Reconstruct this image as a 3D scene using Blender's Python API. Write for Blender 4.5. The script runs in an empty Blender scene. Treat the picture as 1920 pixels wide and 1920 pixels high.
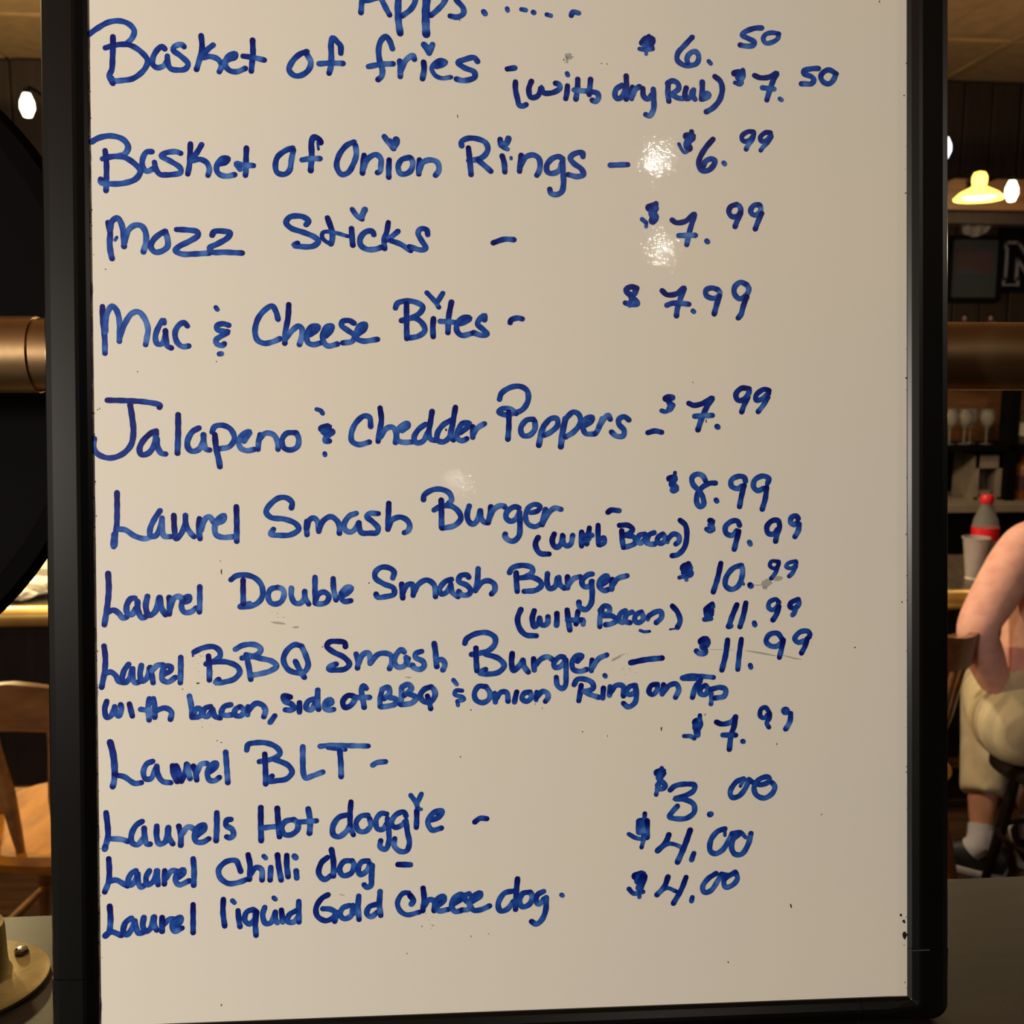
# Bar whiteboard scene
import bpy, bmesh, math, random
from mathutils import Vector, Matrix, noise
random.seed(7)
S = bpy.context.scene
COL = S.collection

# ------------------------------------------------------------------ camera
F = 1920.0                                   # focal length in pixels of the 1920 frame
CAM = Vector((0.0, 0.0, 1.48))
def nrm(*v): return Vector(v).normalized()
_X = nrm(1, -0.0104, 0.0792)                 # world X (along the ledge) seen from the camera: x right, y down, z ahead
_t = 0.14
_D = nrm(0.0104 - 0.0792 * _t, 1, _t)        # plumb line
_D = (_D - _X * _D.dot(_X)).normalized()
_Z = -_D
_Y = _Z.cross(_X)
def c2w(p): return Vector((p.dot(_X), p.dot(_Y), p.dot(_Z)))
def ray(px, py): return c2w(Vector(((px - 960) / F, (py - 960) / F, 1.0)))
def at(px, py, y):                           # point at forward distance y (metres) from the camera
    r = ray(px, py); return CAM + r * (y / r.y)
def on_z(px, py, z):
    r = ray(px, py); return CAM + r * ((z - CAM.z) / r.z)
cd = bpy.data.cameras.new('camera'); cam = bpy.data.objects.new('camera', cd); COL.objects.link(cam)
rx, ry, rz = c2w(Vector((1, 0, 0))), c2w(Vector((0, -1, 0))), c2w(Vector((0, 0, -1)))
cam.matrix_world = Matrix(((rx.x, ry.x, rz.x, CAM.x), (rx.y, ry.y, rz.y, CAM.y), (rx.z, ry.z, rz.z, CAM.z), (0, 0, 0, 1)))
cd.sensor_width = 36; cd.lens = 36; cd.clip_start = 0.02; cd.clip_end = 60
cd.dof.use_dof = True; cd.dof.focus_distance = 0.67; cd.dof.aperture_fstop = 14.0
S.camera = cam

# ------------------------------------------------------------------ world, lights, exposure
w = bpy.data.worlds.new('world'); S.world = w; w.use_nodes = True
w.node_tree.nodes['Background'].inputs[0].default_value = (0.9, 0.75, 0.55, 1)
w.node_tree.nodes['Background'].inputs[1].default_value = 0.02
S.view_settings.view_transform = 'Standard'; S.view_settings.look = 'None'
S.view_settings.gamma = 1; S.view_settings.use_curve_mapping = False
S.view_settings.exposure = 0.0
def lamp(name, loc, power, col=(1, .8, .55), r=0.05):
    l = bpy.data.lights.new(name, 'POINT'); l.energy = power; l.color = col; l.shadow_soft_size = r
    o = bpy.data.objects.new(name, l); o.location = loc; COL.objects.link(o); return o
# the board's plane is needed to know where its glare comes from
BV = nrm(0.0061, 1, 0.0144); BH = nrm(1, -0.0070, 0.0636); BH = (BH - BV * BH.dot(BV)).normalized()
BN = BH.cross(BV)
D0 = 0.66
BH, BV, BN = c2w(BH), c2w(BV), c2w(BN)       # right, down, away from the viewer
BO = CAM + c2w(Vector((0, 0, D0)))
def on_board(px, py, off=0.0):
    r = ray(px, py); t = (BO - CAM).dot(BN) / r.dot(BN); return CAM + r * t
def mirror(px, py, z):                       # where a ceiling lamp of height z must hang to glare at that spot
    p = on_board(px, py); r = ray(px, py); m = r - BN * (2 * r.dot(BN)); return p + m * ((z - p.z) / m.z)
lamp('ceiling_lamp_behind', mirror(1230, 298, 2.72), 6, (1, .90, .80), .012)
lamp('ceiling_lamp_behind', mirror(1240, 468, 2.72), 6, (1, .90, .80), .011)
LAMPS = 1
lamp('small_lamp_behind', mirror(858, 905, 1.8), .5, (1, .9, .75), .006)
lamp('wall_lamp_left', (-1.5, -0.62, 1.66), 130, (1, .89, .785), .10)
lamp('fill_light_far_left', (-2.4, -1.4, 2.6), 40, (1, .86, .70), .12)  # unseen fill light, kept aside so the board shows no reflection of it
lamp('fill_light_right', (2.9, -0.4, 2.4), 24, (1, .88, .72), .12)  # unseen light added to lift the right side of the board
lamp('unseen_bar_light', (-1.7, 3.55, 1.7), 135, (1, .80, .38), .05)  # added light, hidden from view, to brighten the counter's left end
lamp('unseen_bar_light', (-1.55, 2.2, 2.6), 80, (1, .70, .36), .07)  # unseen light added above the left chair's seat
lamp('unseen_bar_light', (0.35, 2.75, 2.3), 75, (1, .80, .56), .08)
lamp('unseen_bar_light', (2.6, 3.9, 2.0), 16, (1, .74, .42), .04)
lamp('unseen_bar_light', (2.05, 4.55, 1.5), 7, (1, .74, .40), .02)  # extra light under the top rail, added to brighten the back panel
lamp('unseen_bar_light', (1.5, 3.3, 1.9), 12, (1, .74, .36), .04)  # unseen light added for the counter's brass edge on the right

# ------------------------------------------------------------------ helpers
def lin(c): return tuple(((x / 255) / 12.92 if x <= 10 else (((x / 255) + .055) / 1.055) ** 2.4) for x in c) + (1,)
def mat(name, col, rough=.5, metal=0, col2=None, nscale=8, ndetail=4, bump=0, bscale=60, emit=None, estr=0, trans=0, alpha=1, stretch=None, bdist=.002, bdetail=2, coat=0, ior=1.5, lo=.35, hi=.65):
    m = bpy.data.materials.new(name); m.use_nodes = True; nt = m.node_tree; b = nt.nodes['Principled BSDF']
    b.inputs['Base Color'].default_value = lin(col); b.inputs['Roughness'].default_value = rough
    b.inputs['Metallic'].default_value = metal; b.inputs['IOR'].default_value = ior
    b.inputs['Transmission Weight'].default_value = trans; b.inputs['Alpha'].default_value = alpha
    b.inputs['Coat Weight'].default_value = coat
    tc = nt.nodes.new('ShaderNodeTexCoord'); mp = nt.nodes.new('ShaderNodeMapping'); nt.links.new(tc.outputs['Object'], mp.inputs[0])
    if stretch: mp.inputs['Scale'].default_value = stretch
    if col2 is None: col2 = tuple(int(c * .86) for c in col)
    n = nt.nodes.new('ShaderNodeTexNoise'); n.inputs['Scale'].default_value = nscale; n.inputs['Detail'].default_value = ndetail
    nt.links.new(mp.outputs[0], n.inputs[0])
    cr = nt.nodes.new('ShaderNodeValToRGB'); cr.color_ramp.elements[0].position = lo; cr.color_ramp.elements[1].position = hi
    cr.color_ramp.elements[0].color = lin(col); cr.color_ramp.elements[1].color = lin(col2)
    nt.links.new(n.outputs[0], cr.inputs[0]); nt.links.new(cr.outputs[0], b.inputs['Base Color'])
    if bump:
        n2 = nt.nodes.new('ShaderNodeTexNoise'); n2.inputs['Scale'].default_value = bscale; n2.inputs['Detail'].default_value = bdetail; nt.links.new(mp.outputs[0], n2.inputs[0])
        bp = nt.nodes.new('ShaderNodeBump'); bp.inputs['Strength'].default_value = bump; bp.inputs['Distance'].default_value = bdist
        nt.links.new(n2.outputs[0], bp.inputs['Height']); nt.links.new(bp.outputs[0], b.inputs['Normal'])
    if emit:
        b.inputs['Emission Color'].default_value = lin(emit); b.inputs['Emission Strength'].default_value = estr
    return m
def tag(o, label=None, cat=None, group=None, kind=None):
    if label: o['label'] = label
    if cat: o['category'] = cat
    if group: o['group'] = group
    if kind: o['kind'] = kind
    return o
def empty(name, loc=(0, 0, 0), rz=0, label=None, cat=None, group=None):
    o = bpy.data.objects.new(name, None); o.empty_display_size = .05; COL.objects.link(o)
    o.location = loc; o.rotation_euler = (0, 0, rz); return tag(o, label, cat, group)
def link(name, me, m, parent=None, smooth=False):
    if isinstance(me, bmesh.types.BMesh):
        bm = me; me = bpy.data.meshes.new(name); bmesh.ops.recalc_face_normals(bm, faces=bm.faces); 
        if smooth:
            for e in bm.edges:
                if len(e.link_faces) == 2 and e.calc_face_angle(0) > .7: e.smooth = False
        bm.to_mesh(me); bm.free()
    if m is not None and not me.materials: me.materials.append(m)
    if smooth:
        for p in me.polygons: p.use_smooth = True
    o = bpy.data.objects.new(name, me); COL.objects.link(o)
    if parent is not None: o.parent = parent
    return o
def box(bm, c, s, bev=0, rot=None):
    r = bmesh.ops.create_cube(bm, size=1)
    vs = r['verts']; M = Matrix.Translation(c) @ (rot.to_4x4() if rot else Matrix()) @ Matrix.Diagonal((s[0], s[1], s[2], 1))
    bmesh.ops.transform(bm, matrix=M, verts=vs)
    if bev:
        es = list({e for v in vs for e in v.link_edges}); bmesh.ops.bevel(bm, geom=es, offset=bev, segments=2, affect='EDGES', profile=.6)
    return bm
def B(*boxes, bev=0):
    bm = bmesh.new()
    for c, s in boxes: box(bm, c, s, bev)
    return bm
def lathe(prof, n=32, bm=None, cx=0, cy=0, cz=0, close=True):
    bm = bm or bmesh.new(); rings = []
    for r, z in prof:
        if r < 1e-5: rings.append([bm.verts.new((cx, cy, cz + z))])
        else: rings.append([bm.verts.new((cx + r * math.cos(2 * math.pi * i / n), cy + r * math.sin(2 * math.pi * i / n), cz + z)) for i in range(n)])
    for a, b in zip(rings, rings[1:]):
        for i in range(n):
            j = (i + 1) % n
            if len(a) == 1 and len(b) == 1: continue
            if len(a) == 1: bm.faces.new((a[0], b[i], b[j]))
            elif len(b) == 1: bm.faces.new((a[i], a[j], b[0]))
            else: bm.faces.new((a[i], a[j], b[j], b[i]))
    return bm
def tube(pts, rad, n=12, bm=None, caps=True):
    bm = bm or bmesh.new(); pts = [Vector(p) for p in pts]; rings = []
    rads = rad if isinstance(rad, (list, tuple)) else [rad] * len(pts)
    up = Vector((0, 0, 1)); ref = None
    for i, p in enumerate(pts):
        t = (pts[min(i + 1, len(pts) - 1)] - pts[max(i - 1, 0)]).normalized()
        if ref is None: ref = (up if abs(t.z) < .9 else Vector((1, 0, 0)))
        a = (ref - t * ref.dot(t)).normalized(); b = t.cross(a); ref = a
        rings.append([bm.verts.new(p + (a * math.cos(2 * math.pi * k / n) + b * math.sin(2 * math.pi * k / n)) * rads[i]) for k in range(n)])
    for A, C in zip(rings, rings[1:]):
        for k in range(n): bm.faces.new((A[k], A[(k + 1) % n], C[(k + 1) % n], C[k]))
    if caps: bm.faces.new(rings[0][::-1]); bm.faces.new(rings[-1])
    return bm
def smooth_pts(P, step):
    P = [Vector((p[0], p[1])) for p in P]
    if len(P) == 1: P = [P[0], P[0] + Vector((.3, .3))]
    out = []
    Q = [P[0] * 2 - P[1]] + P + [P[-1] * 2 - P[-2]]
    for i in range(1, len(Q) - 2):
        p0, p1, p2, p3 = Q[i - 1], Q[i], Q[i + 1], Q[i + 2]
        d = (p2 - p1).length; n = max(2, int(d / step))
        a0, a1, a2 = max((p1 - p0).length, 1e-3) ** .5, max(d, 1e-3) ** .5, max((p3 - p2).length, 1e-3) ** .5
        # centripetal tangents
        m1 = ((p1 - p0) / a0 - (p2 - p0) / (a0 + a1) + (p2 - p1) / a1) * a1
        m2 = ((p2 - p1) / a1 - (p3 - p1) / (a1 + a2) + (p3 - p2) / a2) * a1
        for k in range(n):
            t = k / n; t2, t3 = t * t, t * t * t
            out.append(p1 * (2 * t3 - 3 * t2 + 1) + m1 * (t3 - 2 * t2 + t) + p2 * (-2 * t3 + 3 * t2) + m2 * (t3 - t2))
    out.append(P[-1]); return out
INK_TEXT = """
@160 20 4.8
#Basket
32,213 100,165 200,108 300,92 390,120 440,180 425,240 370,300
d180,335 260,312 330,303 400,310 500,370 560,450 530,530 430,610 330,628 260,630 225,600
D248,235 248,330 245,420 238,530 215,590 248,655
715,345 690,322 650,350 610,420 605,480 640,512 700,500 740,450
738,410 742,470 765,520 830,535 900,525 925,480 860,410 790,355 800,325 870,305 888,325
D1042,225 1050,330 1030,430 1000,530
1150,310 1100,350 1050,420 1120,412 1195,440 1225,500 1205,550
1230,470 1290,440 1345,420 1350,388 1300,400 1262,450 1262,500 1300,540 1360,550 1440,520
D1505,265 1508,400 1500,470 1493,545
1420,410 1500,420 1610,445
@520 0 4.8
#Apps
850,-190 790,-40 765,0 752,115
850,-190 920,-40 985,90 1010,135
780,8 830,0 900,-20
w60 1090,-40 1085,80 1090,200 1105,300
1090,-20 1150,-110 1230,-80 1240,10 1200,85 1120,145
w70 1345,-30 1335,100 1335,220 1340,310
1360,-20 1430,-110 1520,-60 1500,20 1440,90 1380,140
1680,-110 1620,-140 1580,-80 1610,0 1670,70 1675,120 1620,155 1555,145
w48 1855,105 1870,125
@900 0 4.8
w42 243,78 247,95
w42 372,85 410,92
w46 478,110 484,115
w42 600,132 635,142
w48 820,140 835,110 885,118
@520 0 4.8
#of
265,465 200,490 130,560 105,630 150,680 210,680 280,630 300,560 265,490
570,480 568,415 540,380 495,342 482,400 485,500 480,600 465,660
l375,575 480,568 590,572
#fries
1035,440 1010,370 975,328 930,370 910,450 920,550 945,640 935,690 905,718
l820,600 930,580 1040,575
1100,550 1105,620 1105,690
l1110,640 1150,550 1220,500 1232,535
D1315,560 1320,620 1305,710
w55 1318,402 1365,470
w50 1395,402 1365,480
w40 1335,408 1365,440 1390,412
w40 1430,605 1480,590 1515,560 1470,542 1410,575 1388,620 1420,680 1480,705 1560,695
1460,575 1500,572
1800,555 1770,520 1690,535 1625,565 1680,610 1770,650 1775,695 1720,720 1660,725 1610,712
@900 0 4.8
#dash
D245,622 310,612
#dollar
Dw65 1460,385 1500,350 1550,355 1530,400 1480,415 1540,430
Dw42 1520,325 1500,400
w34 1498,440 1495,488
w40 1435,440 1500,450 1555,440
@1200 0 4.8
#six
470,335 400,410 340,480 335,540 390,585 450,590 510,570 528,510 500,465 450,480 422,530 430,570
w42 618,552 636,572
#fifty
1095,252 1030,255 940,290 920,315 980,350 1030,380 1020,408 950,415 900,405
w44 1250,305 1190,295 1130,310 1108,350 1130,388 1190,380 1240,345 1245,310
#dollar
Dw65 850,660 900,655 925,660 885,700
w42 925,630 930,690 890,735
w42 855,745 900,760 915,740
#seven
D1030,680 1080,700 1160,695 1230,660 1200,720 1170,800 1140,900
l1100,790 1205,802
w44 1258,890 1272,900
#fifty
1605,617 1540,620 1470,640 1475,665 1540,690 1565,720 1540,755 1490,755 1450,755
1765,665 1700,630 1650,650 1625,690 1650,740 1700,755 1740,720 1762,665
@920 100 4
#with
D185,215 185,270 200,340 215,390 245,395 265,385
D305,210 285,270 300,330 345,325 370,290 378,255 395,295 440,300 490,285 520,260 510,232 485,225
D575,245 570,300 562,340
w34 572,150 578,165
D652,195 650,260 638,345
l625,275 720,285
D748,195 738,310
760,290 800,300 806,340 785,362 760,352
#dry
985,240 940,270 932,320 950,342 985,325 1008,270
D1015,170 1018,260 1015,345
D1062,255 1055,340
l1060,320 1085,270 1115,250
D1140,265 1145,320 1175,345 1210,310
1218,270 1222,350 1220,420 1190,470 1162,460
#Rub
D1330,220 1328,300 1335,360
1325,225 1360,207 1400,225 1408,265 1365,300 1345,310
l1360,310 1400,335 1440,340
D1465,260 1455,310 1468,342 1495,330 1512,285
1520,275 1515,320 1530,345
D1585,215 1585,280 1578,345
l1590,320 1620,300 1635,315 1615,335 1580,345
D1680,175 1720,210 1735,270 1715,350 1665,410 1615,440
@160 240 4
#Basket
45,105 100,75 190,60 280,85 320,140 300,190 240,215
130,232 200,215 290,220 370,270 412,320 380,380 300,412 200,420 115,408 115,385
D148,170 158,260 158,380 155,470
500,178 460,180 430,230 430,290 460,325 510,305
518,258 530,310 560,348 600,352 660,348 715,335 712,300 640,250 570,210 600,188 680,178 715,190
D788,120 785,200 780,280 768,345
872,125 840,180 795,242 860,235 910,260 930,310 920,355
1005,270 1050,258 1072,230 1030,228 990,270 985,320 1010,350 1060,362 1120,350
D1208,150 1205,230 1205,300 1200,355
l1160,310 1132,268 1180,278 1260,282
#of
1555,150 1500,170 1440,220 1425,290 1440,335 1490,348 1530,320 1545,240 1560,165
Dw44 1765,110 1755,88 1715,68 1697,100 1697,200 1690,320
l1625,240 1690,230 1760,230
w20 1742,110 1748,160
@500 220 4
#Onion
655,185 600,210 540,290 525,370 560,428 610,415 650,350 672,280 665,210
D730,285 722,350 718,420
l722,390 760,310 820,280 855,310 855,370 850,405 830,415
D918,320 915,390 915,450
w42 882,145 915,190 952,235
w52 970,168 972,190 950,220
w36 925,175 945,195
1070,300 1010,320 985,370 1000,420 1040,425 1080,400 1095,340 1080,305
D1145,320 1140,380 1140,425
l1140,410 1170,340 1230,320 1280,340 1290,400 1265,435
@850 220 4
#Rings
62,215 60,185 100,160 170,160 240,190 258,240 230,290 180,315 115,325
D112,230 122,320 132,430
185,322 230,360 280,405
D365,290 380,340 385,410
w24 432,302 432,312
Dw40 350,165 352,205
w48 412,160 400,190 362,212
w34 370,225 405,240
D508,285 500,350 495,405
500,370 540,300 600,283 640,310 650,360 640,410 625,435
815,310 790,295 740,310 700,360 705,410 740,422 790,400 815,340
818,310 820,400 825,500 810,560 770,580 730,570 722,540
970,295 968,268 910,272 875,305 900,345 960,390 975,430 930,445 860,430
#dash
1175,360 1305,355
@1140 220 4
#dollar
Dw60 588,142 630,145 600,180 592,210 605,232
Dw38 625,108 622,140
w26 530,200 550,240 575,266 600,250
#six
D785,165 730,230 685,310 680,360 700,398 750,398 790,360 800,325 770,312 730,330 712,368
w40 868,342 875,350
#ninety_nine
Dw38 1092,110 1050,108 1005,140 1010,175 1050,178 1090,140
w38 1095,120 1085,160 1050,210 1035,240
Dw38 1218,115 1180,115 1142,150 1150,180 1190,172 1222,135
w36 1225,145 1200,185 1165,220 1145,248
@1120 370 4
#dollar
Dw66 390,78 430,72 412,120 430,150 415,175
Dw38 440,45 438,75
w36 335,165 365,190
w28 368,195 365,222
#seven
D560,170 590,190 660,180 728,125 710,190 690,260 670,355
l610,287 735,285
w42 820,328 826,334
#ninety_nine
D1045,53 1000,70 985,110 1010,145 1050,140 1075,100 1062,62 1040,55
Dw42 1075,120 1050,170 1032,220
1215,57 1175,60 1148,100 1165,130 1200,130 1225,95 1218,60
D1232,120 1205,180 1183,238
#dollar
Dw44 295,682 250,672 215,692 235,725 275,725 290,690
w40 245,740 290,775 300,800 255,805 208,792
w34 258,740 242,812
#seven
D485,700 520,730 590,725 650,680 625,750 600,830 592,890
520,810 560,795 620,795 685,802
w38 716,852 722,858
#ninety_nine
905,695 860,680 815,695 815,735 865,758 905,745 918,715 900,690
Dw42 915,740 895,800 875,875
1120,655 1070,638 1028,675 1028,725 1065,762 1110,740 1135,690 1118,655
D1120,745 1095,810 1075,880 1055,905
@160 370 4
#Mozz
D170,190 185,260 182,350 190,420 200,460
185,240 200,180 240,155 270,200 285,280 290,370
l293,340 320,250 370,210 420,215 450,260 455,330 435,410
w22 235,300 222,322
600,255 560,275 510,320 490,370 520,410 570,405 615,370 615,310 600,265
685,242 760,245 840,260 845,285 780,330 700,370 675,400 720,425 820,425 930,418
950,285 965,258 1040,255 1085,265 1070,300 990,350 932,380 950,410 1040,412 1175,418
@520 370 4
#Sticks
215,205 235,180 200,150 150,140 90,150 65,190 100,230 200,265 280,300 308,330 270,365 180,370 125,360 150,345
D375,155 395,210 410,260 410,320 400,350
w30 400,350 360,330 335,300 340,265 390,258 450,270 525,292
D555,235 558,290 565,360
w36 560,90 600,145 635,165
lw44 655,92 630,145
722,280 710,255 660,260 620,310 625,360 670,390 730,390 780,375
D832,190 820,260 800,320 805,385
905,255 850,300 812,325
850,325 920,350 1000,400
1128,280 1120,245 1080,235 1055,265 1085,330 1115,380 1080,395 990,370
#dash
D1618,342 1700,315 1775,318
@160 540 4
#Mac
D128,140 130,230 145,380 147,490
l150,330 160,200 200,135 235,170 255,250 255,400
l255,380 290,280 350,190 400,180 445,230 470,310 460,380 452,425
590,262 585,240 545,300 525,370 540,420 580,415 600,350
D600,320 605,380 615,435 645,450
765,285 740,260 700,280 672,340 690,410 730,440 775,435
#ampersand
w34 978,145 990,162
1075,280 1030,268 985,285 990,312 1040,325 1072,328 1020,360 980,390 988,422 1030,430 1042,418
w40 1005,495 1020,493
#Cheese
1445,235 1430,180 1400,135 1340,170 1290,240 1272,330 1290,390 1340,415 1400,405 1460,380
D1525,125 1520,220 1500,330 1495,415
l1500,380 1550,320 1600,285 1625,310 1620,370 1605,425
@560 520 4
85,430 130,400 145,370 100,368 60,430 70,490 110,505 170,490
205,440 240,400 250,365 210,372 180,430 190,490 220,515 290,500
415,345 380,325 330,330 320,360 370,400 420,440 400,480 330,492
440,430 490,390 500,352 460,362 430,420 430,455 480,478 590,465
#Bites
725,230 740,195 800,178 870,185 930,220 915,260 860,298 770,325
790,318 870,305 930,350 945,400 900,440 830,455
D808,200 808,320 810,460
D1010,310 1005,380 1008,445
w36 960,115 1020,180 1050,225
w38 1080,120 1040,185
D1145,185 1125,290 1118,415
l1060,330 1140,335 1180,340
1190,350 1240,338 1282,308 1240,300 1190,345 1185,400 1220,435 1300,420
1392,320 1395,285 1360,310 1340,350 1380,390 1412,425 1370,435 1310,415
#dash
D1585,340 1590,322 1640,305 1675,312
@160 700 4
#Jalapeno
D165,202 300,205 450,215 560,240 555,255
D335,235 350,330 360,440 340,540 270,610 180,635 100,610 60,560 65,490
D530,432 490,450 430,510 405,570 420,610 470,600 515,540 530,450
535,490 540,550 570,600 600,605
D695,310 695,450 690,600
850,410 800,440 765,510 770,560 800,585 850,570 885,510
885,460 890,540 905,570 930,575
D970,460 980,560 1000,650 1008,700
950,440 970,400 1030,390 1090,420 1118,490 1080,550 1010,565
l1190,510 1232,440 1190,450 1150,510 1165,560 1210,580 1270,570
1310,460 1300,510 1295,570
l1300,500 1350,450 1410,460 1440,510 1445,570
1575,445 1510,450 1475,500 1490,560 1540,575 1590,550 1600,490 1580,445
#ampersand
w34 1735,270 1765,280 1780,302
Dw56 1772,415 1825,400 1790,440 1848,440
w42 1850,445 1800,490 1800,510 1830,508
w36 1795,602 1797,612
@580 700 4
#Chedder
460,400 450,330 410,320 350,370 315,450 320,510 370,535 450,515
D530,260 540,350 525,440 515,510
l530,480 580,412 625,405 650,450 645,520
l695,430 740,395 735,375 690,395 655,450 660,500 700,517 770,515
870,382 820,420 785,480 800,520 850,510 890,440
D920,285 905,380 895,450 910,495 950,502
1060,352 1000,390 960,450 960,500 1000,515 1050,480 1075,380
D1095,255 1075,370 1060,460 1080,500
1130,445 1180,410 1200,375 1150,375 1110,440 1110,490 1150,505 1180,490
D1225,400 1225,480
l1225,460 1260,410 1312,378
@860 700 4
#Poppers
305,195 320,150 390,105 460,98 512,130 520,200 480,270 410,300 340,310 300,290 330,265 390,270 430,302
D375,290 375,400 368,495
560,345 510,350 465,410 480,465 530,465 570,420 570,360
w44 640,390 620,440 600,540
640,390 690,340 735,340 740,390 690,440 640,465
w46 800,340 780,430 765,550
800,340 860,290 900,310 912,370 860,440 800,478
w40 935,395 990,365 1000,330 960,335 930,390 950,450 1020,455
l1075,340 1040,430 1025,450
l1050,400 1090,340 1120,315 1135,345
1275,350 1240,325 1200,345 1200,380 1240,430 1230,470 1180,470 1145,440
#dash
D1418,445 1470,432 1520,442
@1100 700 4
#dollar
Dw52 592,190 612,182 638,182
Dw48 612,200 630,245
w50 640,240 620,268
w34 560,280 588,288 620,275
#seven
D765,225 800,240 870,225 940,185 900,250 860,340 832,425
l808,322 940,315
w42 976,398 982,404
#ninety_nine
D1215,115 1160,112 1118,155 1130,200 1170,200 1215,145 1215,115
D1210,180 1180,240 1162,290
D1368,130 1330,120 1270,165 1270,200 1310,195 1365,150
w40 1360,180 1320,245 1285,288
#dollar
Dw52 620,790 660,785 640,825
w56 640,830 670,865 648,875
Dw30 662,745 658,780
@180 880 4
#Laurel
D157,175 158,300 153,440 135,520 132,580
w52 140,490 134,570
l170,448 220,455 290,500 370,520 420,500
480,310 440,370 405,450 410,500 445,500 480,440 495,370
l495,365 495,430 510,500 560,505
D583,345 588,450 600,520 640,480 672,400
670,345 675,420 710,480 735,505
D775,370 770,450 780,520
l785,460 820,370 850,355 885,400
l895,410 955,380 960,345 910,380 890,430 900,490 950,510 1030,505
D1052,280 1055,400 1055,540
#Smash
1465,290 1470,250 1430,215 1370,215 1300,270 1275,320 1310,360 1420,375 1500,410 1520,450 1460,490 1380,495 1310,485 1330,450
@560 880 4
60,390 58,440 62,490
60,440 80,380 110,365 140,390 150,465
150,460 180,390 240,355 290,390 305,430 305,480
l430,330 380,350 340,410 350,455 390,470 430,440 450,400
450,400 455,440 470,475 540,478 585,475 595,440 550,390 510,355 530,332 595,332
D675,255 672,340 668,450
668,445 700,380 760,358 810,380 832,420 820,460 792,475
#Burger
935,228 940,195 1000,155 1070,150 1130,180 1145,230 1120,260
1015,305 1060,280 1140,275 1200,320 1215,370 1170,420 1075,442
D1068,230 1070,340 1070,435
1278,275 1262,340 1275,390 1305,412 1340,380 1360,310
1362,310 1365,360 1390,395 1420,400
D1440,280 1432,350 1420,400
l1425,380 1455,310 1500,275 1540,275 1545,285
1650,290 1620,280 1560,320 1555,365 1590,390 1630,370 1655,325
1655,320 1658,420 1650,500 1610,538 1570,530 1545,500 1548,485
w38 1740,325 1790,312 1810,280 1770,262 1720,290 1700,360 1720,410 1770,430 1830,400
@960 860 4
250,380 235,440 225,495
l230,480 270,410 320,370 365,380
#dash
D718,402 740,386 800,390
#with
D195,590 175,630 180,670 210,710 275,715
D315,565 300,610 310,650 335,665 365,640 380,580
378,575 385,630 410,655 440,640 455,575
D522,550 518,600 522,655
D580,520 572,570 560,640
w44 540,600 575,600
530,575 600,575
D645,500 645,580 650,645
w36 650,610 690,590 692,630 660,650
#Bacon
D805,500 870,500 905,530 880,560 840,572
850,575 915,590 925,630 880,655 835,665
D822,540 825,600 835,665
995,565 955,575 940,610 960,635 990,610
w30 990,600 1010,640
1065,555 1030,570 1012,610 1030,640 1070,640
1130,565 1095,590 1090,625 1120,635 1150,600 1130,565
w34 1170,590 1165,625
1170,600 1210,565 1250,580 1250,620 1228,640
D1260,462 1300,500 1310,580 1290,670 1240,720 1200,728
@1120 860 4
#eight
885,183 840,185 780,220 748,270 745,330 768,362 795,345 790,290 760,240 715,190 710,140 750,115 790,130 810,165
w42 890,310 895,318
#ninety_nine
1110,170 1100,140 1060,132 1005,160 1005,205 1050,225 1085,205
D1100,200 1080,280 1065,360
1275,185 1285,150 1240,130 1180,160 1170,210 1200,240 1245,222
D1268,215 1258,300 1235,380
#dollar
Dw48 845,465 862,470 848,500 865,530 840,538
w38 818,528 840,542
#nine
1065,500 1050,468 1010,468 960,510 965,560 1010,575 1045,540
D1060,545 1040,620 1025,680
w38 1138,625 1146,642
#ninety_nine
D1365,500 1355,465 1310,465 1270,510 1280,560 1320,565 1350,530
D1365,515 1345,570 1335,620
1505,450 1490,428 1455,440 1448,478 1470,495 1500,480
1512,490 1505,540 1480,585
@180 1040 4
#Laurel
D90,140 95,250 85,380 62,525
90,430 130,415 170,440 200,475 230,465
290,325 260,330 230,380 235,440 265,450 300,400
310,350 315,420 345,475 370,465
385,312 372,390 395,455 440,430 475,320
478,320 490,400 520,450
D548,320 552,390 548,445
l555,400 580,330 620,312 650,345
650,360 700,340 700,312 660,330 640,380 660,430 710,430 750,400
778,240 778,340 775,430
#Double
1012,188 1050,160 1120,152 1200,180 1245,240 1245,320 1200,370 1120,392 1080,390
lw46 1085,388 1150,368
D1103,190 1103,280 1105,370
l1360,245 1310,260 1290,310 1310,360 1350,370 1390,350 1410,300 1400,260 1360,245
l1465,250 1465,310 1490,360 1530,365 1560,330 1565,275
1565,275 1570,330 1595,370
1642,170 1642,270 1645,365
1645,340 1670,295 1710,280 1745,310 1730,355 1680,370 1645,365
@560 1020 4
258,260 262,340 280,420
lw44 320,390 375,360 392,330 360,325 320,370
310,395 340,430 390,425
#Smash
705,255 715,210 680,180 620,175 575,210 575,255 640,300 710,330 715,375 650,395 590,398 580,375
D772,300 775,350 780,405
780,370 810,310 850,300 860,340 858,385
860,370 900,300 960,270 1010,300 1025,350 1025,395
1145,265 1100,280 1055,340 1070,375 1110,360 1140,310
1140,300 1150,360 1195,395
1275,250 1260,232 1210,240 1200,280 1260,310 1290,350 1270,380 1220,380 1200,355
1345,185 1340,270 1325,350
1330,340 1370,290 1420,275 1465,300 1470,345 1445,375
@920 1020 4
#Burger
140,215 160,180 240,160 310,180 310,215 260,245
210,255 310,250 370,280 380,310 340,345 250,355
D190,215 192,280 198,355
425,222 422,290 440,335 480,320 500,255
510,250 515,300 550,332
D575,245 575,330
l580,310 620,260 670,245
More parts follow.
